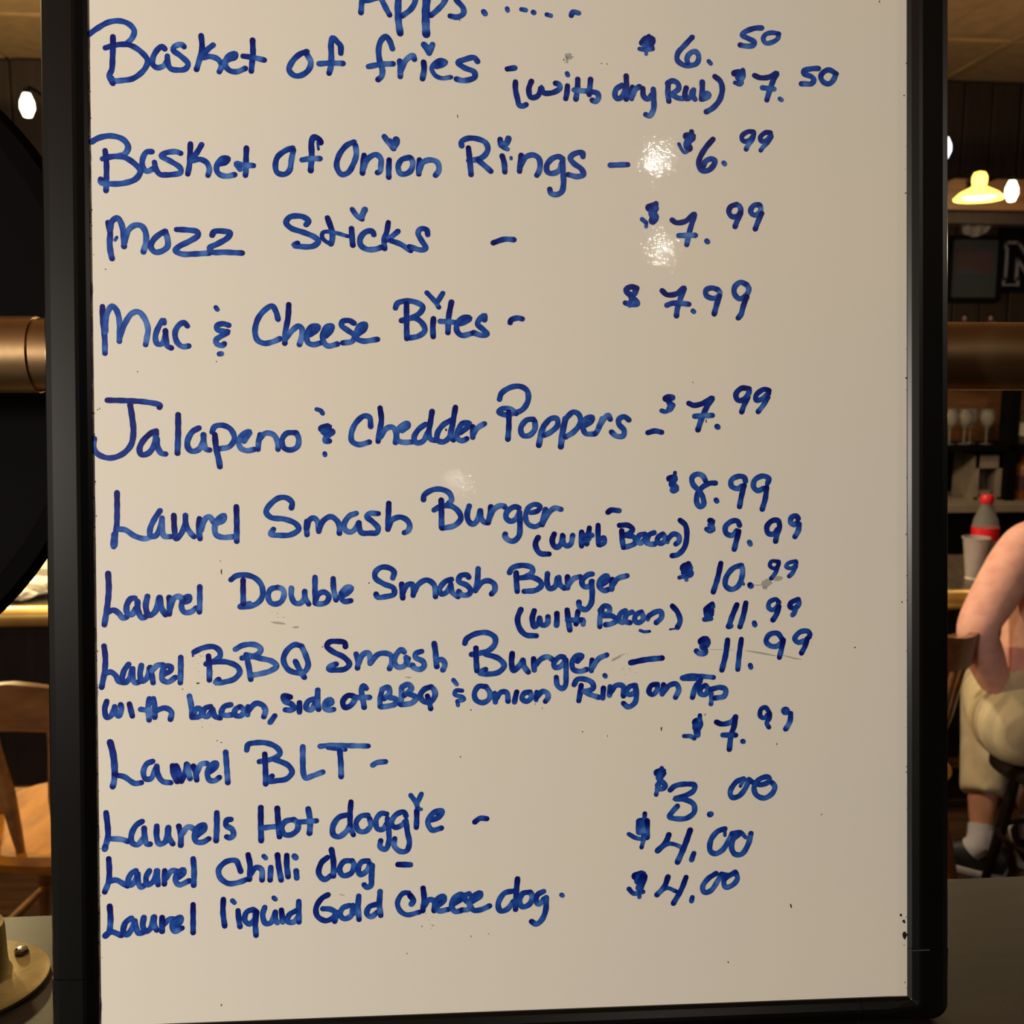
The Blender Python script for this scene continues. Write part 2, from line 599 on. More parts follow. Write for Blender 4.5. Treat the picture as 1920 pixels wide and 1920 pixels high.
760,225 730,230 682,280 700,320 740,315 760,280
755,280 760,380 750,450 710,492 665,470 660,435
w44 850,265 868,240
840,300 875,270 870,238 820,270 815,320 850,350 880,340
D910,265 905,340
l905,320 950,260 1020,238
#with
D225,490 200,560 215,630 260,680 340,688
D325,500 310,560 325,620 355,590 365,560
365,555 375,600 400,610 425,590 428,545
D495,520 495,570 492,610
D572,495 580,570 592,645
575,570 670,570
D655,505 645,560 640,600
650,580 690,568 693,602
#Bacon
835,490 820,550 818,620
820,500 850,465 888,475 890,510 850,535
850,540 910,540 945,570 900,600 860,605
1010,500 975,520 960,570 990,590 1010,565
1060,510 1020,530 1005,580 1045,590
1130,510 1090,530 1080,575 1110,590 1145,560 1130,510
w34 1190,530 1178,565
1185,540 1230,512 1275,505 1280,550 1240,590
D1362,465 1400,510 1420,580 1400,625
w16 1400,632 1345,640
w24 1120,648 1150,658 1190,655
@1160 1030 4
#dollar
Dw74 492,140 518,130 500,170 528,180
w34 455,212 500,200
w30 505,200 507,230
Dw38 522,105 540,140
#ten
D765,105 740,220 708,320
920,120 860,140 805,210 800,270 840,300 890,280 920,220 928,150 915,120
w24 920,230 935,262
Dw48 985,268 990,274
#ninety_nine
Dw31 1200,92 1145,90 1132,122 1160,143 1192,128 1202,100
Dw34 1196,115 1172,180 1142,218
w31 1328,88 1270,104 1254,130 1292,142 1322,122 1332,98
w34 1328,125 1300,180 1277,202
#dollar
Dw66 690,430 660,465 690,470 670,495
w38 642,525 690,520
Dw38 700,408 705,430
#eleven
D885,415 850,500 825,575
w44 822,578 838,574
D952,402 935,490 908,580
w38 1015,550 1020,568
#ninety_nine
w36 1200,400 1180,375 1130,395 1122,435 1150,455 1190,425 1200,395
D1200,430 1180,490 1155,530
Dw40 1345,375 1290,400 1284,432 1322,440 1350,405 1345,378
w38 1330,430 1315,475 1302,492
#dollar
Dw62 620,690 650,678 660,700 632,730
w44 640,735 648,775 605,780 582,762
#eleven
D815,680 800,790 772,905
D920,675 905,780 893,900
w38 986,868 992,886
#ninety_nine
1230,680 1190,630 1130,640 1105,690 1140,725 1190,725 1232,685
D1235,680 1220,750 1205,810
1435,640 1420,615 1360,620 1320,670 1345,698 1400,680 1430,655
D1415,670 1395,730 1370,778
#dash
Dw44 90,850 200,828 325,815
@180 1180 4
#Laurel
D60,125 70,220 65,310 42,435
70,330 110,320 150,350 170,390 205,400
245,262 210,310 198,380 215,400 250,370 270,300
275,295 275,360 290,400 320,395
340,270 330,340 345,390 385,360 400,290
D405,285 418,340 428,400
l420,310 460,270 500,265
500,340 558,310 562,282 520,275 495,330 500,380 540,395 595,360
635,210 635,300 632,400
#BBQ
735,170 800,140 880,130 925,160 930,200 890,235 825,260
870,245 980,245 1060,280 1078,320 1040,370 960,395 895,400 920,375
D843,200 850,290 850,380
w16 728,180 726,200
l1045,150 1100,120 1190,115 1235,145 1220,180 1160,205 1095,215
l1125,190 1220,215 1320,240 1355,275 1310,310 1220,335 1160,345
1125,190 1145,280 1160,375
1540,125 1490,115 1430,160 1405,230 1440,300 1500,325 1560,320 1590,270 1570,190 1540,125
1495,240 1530,310 1562,360
@580 1160 4
#Smash
D270,210 265,180 210,170 150,175 130,205 180,250 260,290 300,340 270,375 200,385 145,378 150,360 200,340
350,265 365,320 360,370
l365,340 400,270 440,255 455,290 455,335
l460,330 510,270 560,258 610,275 620,320 600,375
l710,250 690,232 650,270 635,320 660,360 710,355 740,300
l725,290 740,340 775,350
l840,245 800,260 795,290 850,320 860,355 830,380 780,365 775,350
935,185 945,250 950,330 955,360
l950,320 990,305 1015,340 1000,385
#Burger
1165,185 1175,155 1240,115 1330,105 1390,140 1390,190 1340,240 1215,268
1320,265 1420,300 1460,350 1420,400 1330,415 1275,405 1320,380
D1248,220 1250,300 1255,390
D1520,260 1515,330 1530,390 1575,350 1600,310
1600,310 1610,360 1640,400
@940 1160 4
D240,300 245,385
l250,350 300,300 345,285 380,305
470,290 440,285 395,330 400,365 440,360 480,315
485,310 485,430 480,500 455,525 420,500 412,440
w44 580,300 600,285
570,320 605,280 560,280 530,330 540,380 590,395 640,380
D680,310 675,390
l680,370 730,300 790,272
w38 775,425 780,432
@180 1180 4
#with
D80,540 65,600 80,660 110,650 140,590
140,580 150,630 170,650 190,600 185,565
D250,560 260,600 272,650
400,520 390,590 398,680
l335,600 410,608 450,600
430,520 440,590 440,660
445,610 520,590 565,620 558,675
#bacon
l700,500 715,580 720,660
720,660 780,650 790,610 760,590 725,640
860,580 820,590 800,640 830,655 870,610
875,600 890,650 930,665
1010,565 960,580 940,630 970,645 1020,640
1080,580 1045,600 1040,640 1080,650 1115,610 1080,580
1140,580 1135,640
1140,610 1200,555 1250,570 1270,610 1258,655
w40 1340,648 1325,670 1305,698
#Side
Dw44 1455,508 1405,500 1415,535 1465,560
1470,565 1488,590 1460,605 1420,603
D1525,550 1525,620
1640,522 1590,540 1575,590 1610,605 1640,560
1662,455 1660,530 1668,600
l1720,570 1768,548 1755,525 1720,550 1715,590 1750,605 1780,600
@580 1160 4
#of
D330,580 290,575 250,620 265,665 310,650 340,600 330,580
425,522 405,502 390,540 400,600 410,665
l345,590 450,590
#BBQ
w38 545,530 530,600 530,660
l545,528 590,515 600,560 560,600
l600,590 650,605 640,640 590,655 540,662
l690,520 690,590 680,640
l695,510 740,492 765,520 730,560 710,575
l750,565 800,590 770,630 690,645
910,510 860,530 830,580 860,622 910,620 942,570 932,530 910,510
D885,580 900,630 910,675
#ampersand
w34 1080,460 1105,492
w34 1145,540 1100,540 1090,568 1150,590 1160,605 1110,620
w30 1110,625 1115,650
#Onion
1325,510 1270,508 1238,560 1250,610 1300,630 1345,605 1355,560 1325,510
1390,560 1395,625
1400,600 1440,550 1480,555 1490,620
D1555,550 1545,590 1538,625
1655,550 1610,560 1595,600 1630,620 1665,590 1655,550
w36 1705,550 1700,610
1705,590 1750,545 1785,560 1790,590 1770,620
@940 1160 4
#Ring
545,495 570,455 630,455 680,480 690,520 650,540 590,545
D598,500 590,560 580,615
l620,545 670,570 730,590
D765,520 760,595
815,510 810,575
820,550 860,500 910,505 915,580
1000,500 960,510 935,550 960,570 1005,545 1000,500
1005,500 1012,570 1000,630 950,662 915,635
#on
Dw40 1170,492 1125,500 1105,548 1130,570 1168,535 1170,500
D1215,495 1205,565
1210,555 1260,500 1310,490 1330,530 1305,590
#Top
w38 1355,445 1400,430 1500,432 1590,440
w26 1360,455 1500,455
1490,470 1455,510 1432,590
1530,500 1495,520 1490,560 1525,570 1550,530 1530,500
lw36 1570,540 1575,600 1570,640
1570,530 1640,515 1680,530 1670,580 1600,595
@1140 1160 4
#dollar
Dw72 662,778 682,775 665,815
Dw34 688,725 685,760
w52 665,840 668,870
w34 570,880 620,882 645,898
#seven
D812,775 850,790 920,775 950,745
D955,735 945,800 920,880 908,980
860,872 955,873
w38 1008,918 1013,922
#ninety_nine
Dw36 1205,700 1180,665 1145,680 1140,730 1170,745 1195,720
Dw34 1212,710 1208,750 1188,780 1205,815
w66 1327,690 1331,692
w40 1368,710 1362,770 1330,828
@180 1340 4
#Laurel
Dw46 105,205 125,280 135,350 140,440
w44 140,440 135,500 125,540
160,455 210,465 290,515 340,510
425,350 380,370 355,430 370,480 410,480 450,400
455,385 465,450 500,500 560,510
Dw46 575,385 585,450 610,500
Dw46 600,385 620,430 630,490
D640,500 665,450 680,370
lw42 690,380 695,430 705,480
D730,385 745,430 755,490
l750,450 790,370 830,365
850,430 900,390 900,362 860,380 835,440 850,490 890,495 925,470
972,280 980,390 988,510
#BLT
1130,265 1140,225 1200,210 1290,215 1360,250 1380,290 1340,325 1225,352
1340,335 1440,380 1470,430 1430,480 1350,495 1270,500 1320,460
D1265,295 1270,400 1272,520
l1550,240 1550,340 1555,440 1570,475 1620,460 1700,430
@540 1360 4
lw40 240,157 320,150 450,152 600,155
w30 300,170 430,183
388,190 395,280 398,385
#dash
l635,298 665,280 730,272
@180 1340 4
#Laurels
D75,735 88,850 88,920 65,1000
w44 70,990 65,1008
l110,930 190,935 240,950
345,800 300,830 265,900 270,960 310,975 360,920
360,850 365,920 380,970 405,970
455,835 455,920 475,970 520,950 540,850
542,845 545,920 575,968
D620,835 635,900 635,980
l640,900 690,840 740,860
750,910 810,860 810,825 770,840 740,890 750,950 800,955 845,930
905,735 905,840 900,945
1010,785 980,790 975,830 1020,860 1030,900 1000,925 980,915
#Hot
D1235,695 1235,800 1238,945
l1235,850 1370,835
D1358,700 1365,800 1375,915
1480,785 1420,800 1390,850 1410,895 1460,900 1510,860 1510,810 1480,785
1590,705 1605,800 1600,890
l1520,805 1650,795
@540 1360 4
#doggie
445,670 380,690 335,760 340,820 380,835 440,790 465,750
D472,575 465,680 470,770 490,820
600,675 550,680 510,730 530,790 580,795 620,750 612,700
740,665 700,660 660,710 670,775 710,780 740,735
745,700 755,780 755,880 730,930 690,910 695,865
885,680 870,650 810,670 775,730 800,765 850,750 880,720
885,715 895,800 910,880 890,940 840,945 795,900 800,850
D965,640 965,700 962,765
w38 920,525 960,580 972,620
w38 1000,515 970,580
w28 970,625 998,630
w46 1125,660 1150,645
1070,710 1130,690 1155,642 1110,645 1060,690 1050,740 1080,785 1150,770
#dash
D1400,725 1440,697 1490,700
@1120 1380 4
#dollar
Dw62 450,275 488,268 465,310
w42 450,370 480,340 508,375 490,395 450,395
w34 482,240 440,440
#three
545,405 580,375 660,360 730,370 720,410 650,450 580,470 650,475 720,510 725,570 670,615 590,620 540,605 560,570 600,525
w46 842,588 850,585
#zero_zero
1095,320 1040,345 995,420 1010,460 1060,450 1110,390 1135,325
w28 1100,320 1072,375
1135,325 1170,350 1230,365 1290,335 1280,308 1220,320 1175,380 1190,440 1250,465 1310,430 1330,380 1310,350
#dollar
Dw56 318,640 368,640
Dw34 355,580 352,620
w50 312,640 312,720
Dw46 370,640 370,760
l335,650 345,740
w34 235,735 290,765 340,772
w32 350,760 330,835
#four
Dw44 535,740 510,800 450,860
w32 450,860 535,808 600,820 640,845
Dw44 695,705 650,830 600,945
w40 722,880 705,928
#zero_zero
955,695 900,715 850,780 845,860 880,882 930,860 980,790 1010,730
w26 955,700 955,745
1010,730 1075,725 1020,770 1005,840 1030,885 1080,885 1130,810 1150,730
w32 1080,725 1110,760
@1120 1520 4
#dollar
Dw64 285,490 335,480 305,525
Dw62 345,495 315,580
w36 235,585 270,620 340,608
w30 315,610 313,648
#four
D528,495 500,570 445,630
w32 445,630 520,580 590,605
Dw42 665,500 630,590 570,695
w38 712,650 705,678
#zero_zero
890,470 830,510 790,570 800,612 850,600 900,530 930,475
930,475 985,485 1035,460
1035,460 950,520 960,572 1010,560 1050,510 1040,470
@180 1560 4
#Laurel
D95,200 100,290 95,370 65,450
100,370 150,360 200,385 235,405
300,290 265,310 240,370 255,400 290,370 310,320
315,315 315,370 335,415 360,400
400,290 375,340 385,395 430,370 455,290
460,290 460,350 465,395
D515,290 512,390
520,350 570,290 610,295
620,340 655,310 655,282 610,310 595,360 620,395 700,365
728,200 735,290 732,400
#Chilli
1085,295 1065,240 1050,215 980,220 920,280 930,340 990,385 1060,380 1130,355
D1140,170 1155,250 1150,355
1155,320 1200,265 1240,280 1245,360
w36 1258,180 1272,195
1310,265 1305,360
D1360,170 1370,260 1388,360
D1430,175 1430,250 1440,335
lw44 1487,180 1497,192
1500,290 1505,345
@580 1560 4
#dog
D135,190 90,230 70,310 110,355 165,325
D165,130 180,220 180,330
320,215 260,220 225,280 250,325 310,310 335,250 320,215
440,215 390,225 365,280 380,320 430,290 455,240
470,250 465,340 460,400 430,415 410,395
#dash
Dw44 665,243 755,245
@180 1560 4
#Laurel
D102,555 108,650 102,740
w46 70,778 85,762
75,775 110,748 190,775
265,645 220,680 205,750 230,770 270,720 290,670
290,665 300,720 320,760 355,750
358,640 350,700 370,745 410,720 430,640
435,635 435,700 455,735
D495,640 495,745
500,700 560,650 600,660
590,720 635,670 635,640 590,660 570,710 590,745 645,720
D728,545 728,650 728,755
#liquid
D955,505 952,600 965,705
w36 1022,514 1038,530
D1065,590 1070,650 1080,710
1180,580 1130,600 1115,660 1150,690 1190,650 1195,590
D1205,600 1195,690 1200,775
1265,565 1250,620 1270,685 1310,680 1345,600
1345,600 1345,650 1360,680
D1390,585 1400,675
w34 1332,492 1346,505
1500,590 1450,620 1435,670 1480,675 1520,630
1520,520 1520,600 1522,675
@580 1560 4
#Gold
D140,470 90,500 50,570 60,630 120,665 180,640 200,600
100,575 160,580 200,610 190,670
300,550 250,570 230,620 260,650 310,630 325,580
325,550 330,610
370,480 365,560 372,655
510,540 450,560 430,610 460,635 510,600
530,445 525,550 535,625
#Cheese
w38 745,455 700,460 660,530 680,590 730,620 825,600
Dw44 755,475 780,515 765,540
D852,420 860,500 850,590
855,560 900,505 935,520 935,590
w30 975,522 1005,495
950,560 1010,510 1005,482 960,500 940,560 970,590 1040,580
1075,540 1140,500 1140,465 1090,490 1065,550 1090,595 1140,588
1197,462 1164,476 1168,508 1202,542 1192,578 1142,584
w30 1245,508 1275,475
1220,520 1280,480 1280,455 1230,480 1200,530 1230,585 1290,580 1350,553
#dog
1540,440 1460,460 1415,540 1430,590 1480,580 1530,520
D1560,350 1550,460 1545,580
1655,450 1600,460 1575,520 1595,560 1650,540 1670,480 1655,450
1755,445 1710,470 1700,520 1720,540 1760,500
1775,490 1770,590 1740,660 1700,690 1665,670
w36 1890,470 1896,476
"""
# ------------------------------------------------------------------ materials
M_white = mat('whiteboard_enamel', (229, 228, 219), .016, col2=(234, 230, 214), nscale=5, ndetail=3, bump=.5, bscale=420, bdist=.00007, bdetail=2, ior=1.32, lo=.3, hi=.7)
M_black = mat('black_plastic', (6, 6, 5), .31, ior=1.38, col2=(8, 8, 7), nscale=30)
M_back = mat('board_backing', (60, 50, 42), .7)
M_brass = mat('brass', (196, 164, 122), .36, 1, col2=(160, 128, 88), nscale=9, ndetail=6, bump=.12, bscale=40)
M_dbrass = mat('dull_brass', (150, 130, 78), .55, .7, col2=(122, 104, 60), nscale=30, ndetail=6, bump=.15, bscale=120)
M_steel = mat('steel', (180, 180, 175), .25, 1)
M_ledge = mat('ledge_laminate', (32, 24, 19), .42, ior=1.3, col2=(24, 18, 14), nscale=7, ndetail=8, stretch=(1.2, 9, 4), bump=.10, bscale=160)
M_dark = mat('dark_panelling', (33, 21, 14), .6, ior=1.3, col2=(24, 15, 10), nscale=6, stretch=(6, 6, .8))
M_beam = mat('stained_beam', (96, 62, 30), .5, col2=(74, 46, 22), nscale=6, stretch=(.8, 6, 6))
M_shelf = mat('back_bar_wood', (92, 58, 28), .5, col2=(66, 40, 20), nscale=6, stretch=(.8, 6, 6))
M_black2 = mat('matt_black', (7, 6, 6), .7, ior=1.12)
M_tile = mat('ceiling_tile', (110, 84, 54), .9, col2=(98, 74, 48), nscale=14, ndetail=8, bump=.3, bscale=90)
M_grid = mat('ceiling_grid', (124, 96, 62), .6)
M_floor = mat('floor_boards', (84, 58, 34), .45, col2=(58, 40, 24), nscale=5, stretch=(1, 8, 1), ndetail=6)
M_oak = mat('varnished_oak', (180, 118, 32), .35, col2=(150, 92, 22), nscale=7, ndetail=7, stretch=(5, 1.2, 5), coat=.1)
M_oakd = mat('varnished_oak_dark', (128, 84, 46), .35, col2=(98, 62, 32), nscale=7, ndetail=7, stretch=(1.2, 5, 5), coat=.3)
M_counter = mat('counter_stone', (86, 74, 62), .3, col2=(52, 44, 38), nscale=40, ndetail=8)
M_nosing = mat('brass_nosing', (206, 170, 92), .35, .6)
M_plaster = mat('dark_plaster', (70, 50, 34), .8)
M_glass = mat('clear_glass', (235, 235, 230), .04, trans=.92, ior=1.3, col2=(225, 225, 220))
M_pet = mat('clear_plastic', (225, 225, 225), .1, trans=.85, ior=1.15, col2=(215, 215, 215))
M_cup = mat('frosted_plastic', (206, 196, 196), .25, trans=.35, ior=1.2)
M_red = mat('red_plastic', (220, 24, 40), .35)
M_shadeglow = mat('lit_amber_glass', (255, 225, 120), .4, emit=(255, 214, 84), estr=3.2)
M_bulb = mat('lit_bulb', (255, 250, 220), .4, emit=(255, 247, 205), estr=9)
M_bulbc = mat('lit_cool_bulb', (230, 235, 255), .4, emit=(225, 232, 250), estr=3.0)
M_grey = mat('grey_enamel', (120, 108, 98), .5)
M_paper = mat('white_paper', (236, 228, 210), .7, bump=.4, bscale=20)
M_china = mat('white_china', (240, 236, 226), .2)
M_pink = mat('pink_knit', (228, 176, 162), .85, col2=(214, 158, 146), nscale=30, bump=.4, bscale=260)
M_cream = mat('cream_cotton', (206, 192, 160), .85, col2=(190, 176, 146), nscale=20, bump=.25, bscale=120)
M_skin = mat('skin', (206, 150, 118), .55, col2=(196, 138, 108), nscale=12)
M_sock = mat('white_sock', (232, 230, 232), .9, bump=.4, bscale=200)
M_shoe = mat('black_shoe', (24, 24, 26), .5)
M_hair = mat('brown_hair', (70, 46, 30), .6, col2=(48, 30, 20), nscale=40, stretch=(1, 1, .1), bump=.6, bscale=80)
M_photo = mat('faded_print', (52, 34, 36), .6, ior=1.3, col2=(40, 42, 52), nscale=6, lo=.45, hi=.55)
M_blue = mat('slate_blue_card', (22, 28, 36), .7)
M_letter = mat('grey_lettering', (88, 87, 94), .6)
M_amber = mat('amber_liquor', (150, 84, 30), .12, trans=.5)
M_maroon = mat('maroon_label', (56, 22, 24), .5)
M_cap = mat('pale_cloth', (96, 88, 88), .9)

# ------------------------------------------------------------------ the room
RX0, RX1, RY0, RY1, H = -4.2, 4.6, -4.4, 5.2, 2.92
def struct(name, bm, m, parent=None): return tag(link(name, bm, m, parent), kind='structure')
struct('floor', B(((.2, .4, -.05), (RX1 - RX0 + .4, RY1 - RY0 + .4, .1))), M_floor)
ceil = struct('ceiling', B(((.2, .4, H + .09), (RX1 - RX0 + .4, RY1 - RY0 + .4, .1))), M_plaster)
tile_me = bpy.data.meshes.new('ceiling_tile'); bm = bmesh.new(); box(bm, (0, 0, 0), (.735, .735, .018), .006); bm.to_mesh(tile_me); bm.free(); tile_me.materials.append(M_tile)
nx, ny = int((RX1 - RX0) / .76) + 1, int((RY1 - RY0) / .76) + 1
for i in range(nx):
    for j in range(ny):
        x, y = RX0 + .38 + .76 * i - .05, RY0 + .38 + .76 * j - .12
        if x > RX1 + .2 or y > RY1 + .2: continue
        o = link('tile', tile_me, None, ceil); o.location = (x, y, H + .012)
gb = bmesh.new()
for i in range(nx + 1): box(gb, (RX0 - .05 + .76 * i, .4, H + .004), (.025, RY1 - RY0, .02))
for j in range(ny + 1): box(gb, (.2, RY0 - .12 + .76 * j, H + .0035), (RX1 - RX0, .025, .02))
link('ceiling_grid', gb, M_grid, ceil)
wb = struct('wall_back', B(((.2, RY1 + .08, H / 2), (RX1 - RX0, .1, H))), M_dark)
plank_me = bpy.data.meshes.new('plank'); bm = bmesh.new(); box(bm, (0, 0, 0), (.142, .03, H - .02), .006); bm.to_mesh(plank_me); bm.free(); plank_me.materials.append(M_dark)
k = 0; x = RX0 + .08
while x < RX1:
    o = link('plank', plank_me, None, wb); o.location = (x, RY1 + .014 + .004 * (k % 3), H / 2); x += .15; k += 1
struct('wall_left', B(((RX0 - .05, .4, H / 2), (.1, RY1 - RY0, H))), M_dark)
struct('wall_right', B(((RX1 + .05, .4, H / 2), (.1, RY1 - RY0, H))), M_dark)
struct('wall_front', B(((.2, RY0 - .05, H / 2), (RX1 - RX0, .1, H))), M_plaster)

# ------------------------------------------------------------------ the ledge and its brass rail
LZ = 1.0496; LB = .789
struct('wall_low', B(((.1, .60, (LZ - .04) / 2), (5.2, .22, LZ - .042))), M_dark)
led = empty('ledge', (.1, .56, LZ), 0, 'dark brown wood-grained ledge that the framed whiteboard stands on', 'ledge')
bm = bmesh.new(); box(bm, (0, LB - .56 - .26, -.02), (5.2, .52, .04), .002); link('ledge_top', bm, M_ledge, led)
bm = bmesh.new(); box(bm, (0, LB - .56 - .52 - .006, -.03), (5.2, .012, .06), .003); link('edge_strip', bm, M_dark, led)

RYY = .705
zt, zb = at(60, 595, RYY).z, at(60, 735, RYY).z
RR = (zt - zb) / 2 * .985; RZ = (zt + zb) / 2
PX = at(-45, 1848, .70).x
rail = empty('brass_rail', (.1, RYY, RZ), 0, 'thick horizontal brass rail running behind the whiteboard above the ledge', 'rail')
bm = tube([(-2.2, 0, 0), (2.2, 0, 0)], RR, 40); link('rail_tube', bm, M_brass, rail, True)
# fitting that carries the rail: a sleeve with a cut end, and the post below it
sx = at(73, 660, RYY).x
bm = bmesh.new(); sl = tube([(PX * 2 - sx - .1 + .0, 0, 0), (sx - .1, 0, 0)], RR + .0012, 40, bm); link('rail_sleeve', bm, M_brass, rail, True)
fz = LZ - RZ
for k, px in enumerate((PX, 1.55, -1.75)):
    q = px - .1; dy = .697 - RYY
    bm = lathe([(.0001, 0), (.0485, 0), (.0495, .0015), (.0495, .0035), (.047, .0055), (.026, .0065), (.0001, .0065)], 64, None, q, dy, fz)
    fl = link('flange', bm, M_dbrass, rail, True)
    for a in (62, 182, 302):
        cx, cy = q + .036 * math.cos(math.radians(a - 10)), dy + .036 * math.sin(math.radians(a - 10))
        bm = lathe([(.0055, .0062), (.0055, .0074), (.0046, .0090), (.0028, .0100), (.0001, .0104)], 6, None, cx, cy, fz); link('screw', bm, M_steel, fl)
    bm = lathe([(.0260, .0055), (.0235, .009), (.0228, .014), (.0222, .040), (.0215, .0435), (.0195, .0445), (.0172, .043), (.0168, .030)], 48, None, q, dy, fz); link('post_socket', bm, M_dbrass, rail, True)
    bm = tube([(q, dy, fz + .006), (q, dy, -RR - .05), (q, dy * .6, -RR - .028), (q, 0, -RR + .004)], [.0150, .0150, .0175, .0225], 32); link('post', bm, M_dbrass, rail, True)

# ------------------------------------------------------------------ the whiteboard
WB = empty('whiteboard', (0, 0, 0), 0, 'black framed dry-erase whiteboard with a handwritten blue food and price list', 'whiteboard')
BM = Matrix(((BH.x, BN.x, -BV.x, BO.x), (BH.y, BN.y, -BV.y, BO.y), (BH.z, BN.z, -BV.z, BO.z), (0, 0, 0, 1)))
root = BM @ Vector((0, .008, -.339))
RM = BM.copy(); RM.translation = root; WB.matrix_world = RM
OFF = Vector((0, .008, -.339))               # mesh coordinates below are in the board's own frame, origin at the bottom middle
def bl(x, y, z): return Vector((x, y, z)) - OFF
XL, XR, ZB, ZT = -.2642, .2622, -.3243, .545
bm = bmesh.new(); box(bm, bl((XL + XR) / 2, .0015, (ZB + ZT) / 2), (XR - XL + .004, .003, ZT - ZB + .004)); link('writing_panel', bm, M_white, WB)
bm = bmesh.new(); box(bm, bl((XL + XR) / 2, .009, (ZB + ZT) / 2), (XR - XL + .01, .012, ZT - ZB + .01)); link('backing', bm, M_back, WB)
# frame: swept section, rounded outer corners
FWL, FWR, FWB, FWT = .0280, .0272, .0150, .0272
def section(fw):                              # (distance outwards from the white edge, y) ; y<0 is towards the viewer
    return [(-.0008, .002), (-.0008, -.0012), (.0012, -.0030), (.0052, -.0052), (.0075, -.0056), (fw - .006, -.0050), (fw - .002, -.0032), (fw, .0005), (fw, .013), (fw - .003, .0165), (.002, .0165)]
def frame_piece(pts, outs, fws):
    bm = bmesh.new(); rings = []
    for (x, z), (ox, oz), fw in zip(pts, outs, fws):
        rings.append([bm.verts.new(bl(x + ox * d, y, z + oz * d)) for d, y in section(fw)])
    for A, C in zip(rings, rings[1:]):
        for i in range(len(A)): j = (i + 1) % len(A); bm.faces.new((A[i], A[j], C[j], C[i]))
    bm.faces.new(rings[0]); bm.faces.new(rings[-1][::-1]); return bm
CZ = .0335                                    # how far the plastic corner caps reach
def rail_piece(a, b, out, fw, name='frame_rail'):
    return link(name, frame_piece([a, b], [out, out], [fw, fw]), M_black, WB, False)
rail_piece((XL, ZB + CZ), (XL, ZT - CZ), (-1, 0), FWL); rail_piece((XR, ZB + CZ), (XR, ZT - CZ), (1, 0), FWR)
rail_piece((XL + CZ, ZB), (XR - CZ, ZB), (0, -1), FWB); rail_piece((XL + CZ, ZT), (XR - CZ, ZT), (0, 1), FWT)
for sx, sz, fx, fz_ in ((-1, -1, FWL, FWB), (1, -1, FWR, FWB), (-1, 1, FWL, FWT), (1, 1, FWR, FWT)):
    x0, z0 = (XL if sx < 0 else XR), (ZB if sz < 0 else ZT)
    pts, outs, fws = [(x0, z0 - sz * (CZ - .0004))], [(sx, 0)], [fx + .0004]
    pts.append((x0, z0 - sz * .014)); outs.append((sx, 0)); fws.append(fx)
    for k in range(9):                        # rounded outer corner of about 11 mm
        a = k / 8 * math.pi / 2; R = .0115
        ex, ez = fx - R + R * math.cos(a), fz_ - R + R * math.sin(a)
        L = math.hypot(ex, ez); pts.append((x0, z0)); outs.append((sx * ex / L, sz * ez / L)); fws.append(L)
    pts.append((x0 - sx * .014, z0)); outs.append((0, sz)); fws.append(fz_)
    pts.append((x0 - sx * (CZ - .0004), z0)); outs.append((0, sz)); fws.append(fz_ + .0004)
    link('corner_cap', frame_piece(pts, outs, fws), M_black, WB)

# --- marker ink
M_ink = bpy.data.materials.new('blue_marker_ink'); M_ink.use_nodes = True; nt = M_ink.node_tree; b = nt.nodes['Principled BSDF']
b.inputs['Roughness'].default_value = .35; b.inputs['IOR'].default_value = 1.35
va = nt.nodes.new('ShaderNodeAttribute'); va.attribute_name = 'ink'
tc = nt.nodes.new('ShaderNodeTexCoord'); n1 = nt.nodes.new('ShaderNodeTexNoise'); n1.inputs['Scale'].default_value = 170; n1.inputs['Detail'].default_value = 2
nt.links.new(tc.outputs['Object'], n1.inputs[0])
ma = nt.nodes.new('ShaderNodeMath'); ma.operation = 'MULTIPLY_ADD'; ma.inputs[1].default_value = .8; nt.links.new(n1.outputs[0], ma.inputs[0]); nt.links.new(va.outputs['Fac'], ma.inputs[2])
sb = nt.nodes.new('ShaderNodeMath'); sb.operation = 'SUBTRACT'; sb.inputs[1].default_value = .41; nt.links.new(ma.outputs[0], sb.inputs[0])
cr = nt.nodes.new('ShaderNodeValToRGB'); e = cr.color_ramp.elements
e[0].position = 0; e[0].color = lin((88, 132, 204)); e[1].position = 1; e[1].color = lin((5, 14, 104))
q = cr.color_ramp.elements.new(.35); q.color = lin((34, 82, 172)); q = cr.color_ramp.elements.new(.62); q.color = lin((14, 48, 142))
nt.links.new(sb.outputs[0], cr.inputs[0]); nt.links.new(cr.outputs[0], b.inputs['Base Color'])
PUT = BM.inverted()
def bp(px, py):                               # a photographed mark's place on the board, in metres
    p = PUT @ on_board(px, py); return Vector((p.x, p.z))
PXM = .66 / F
nstroke = 0
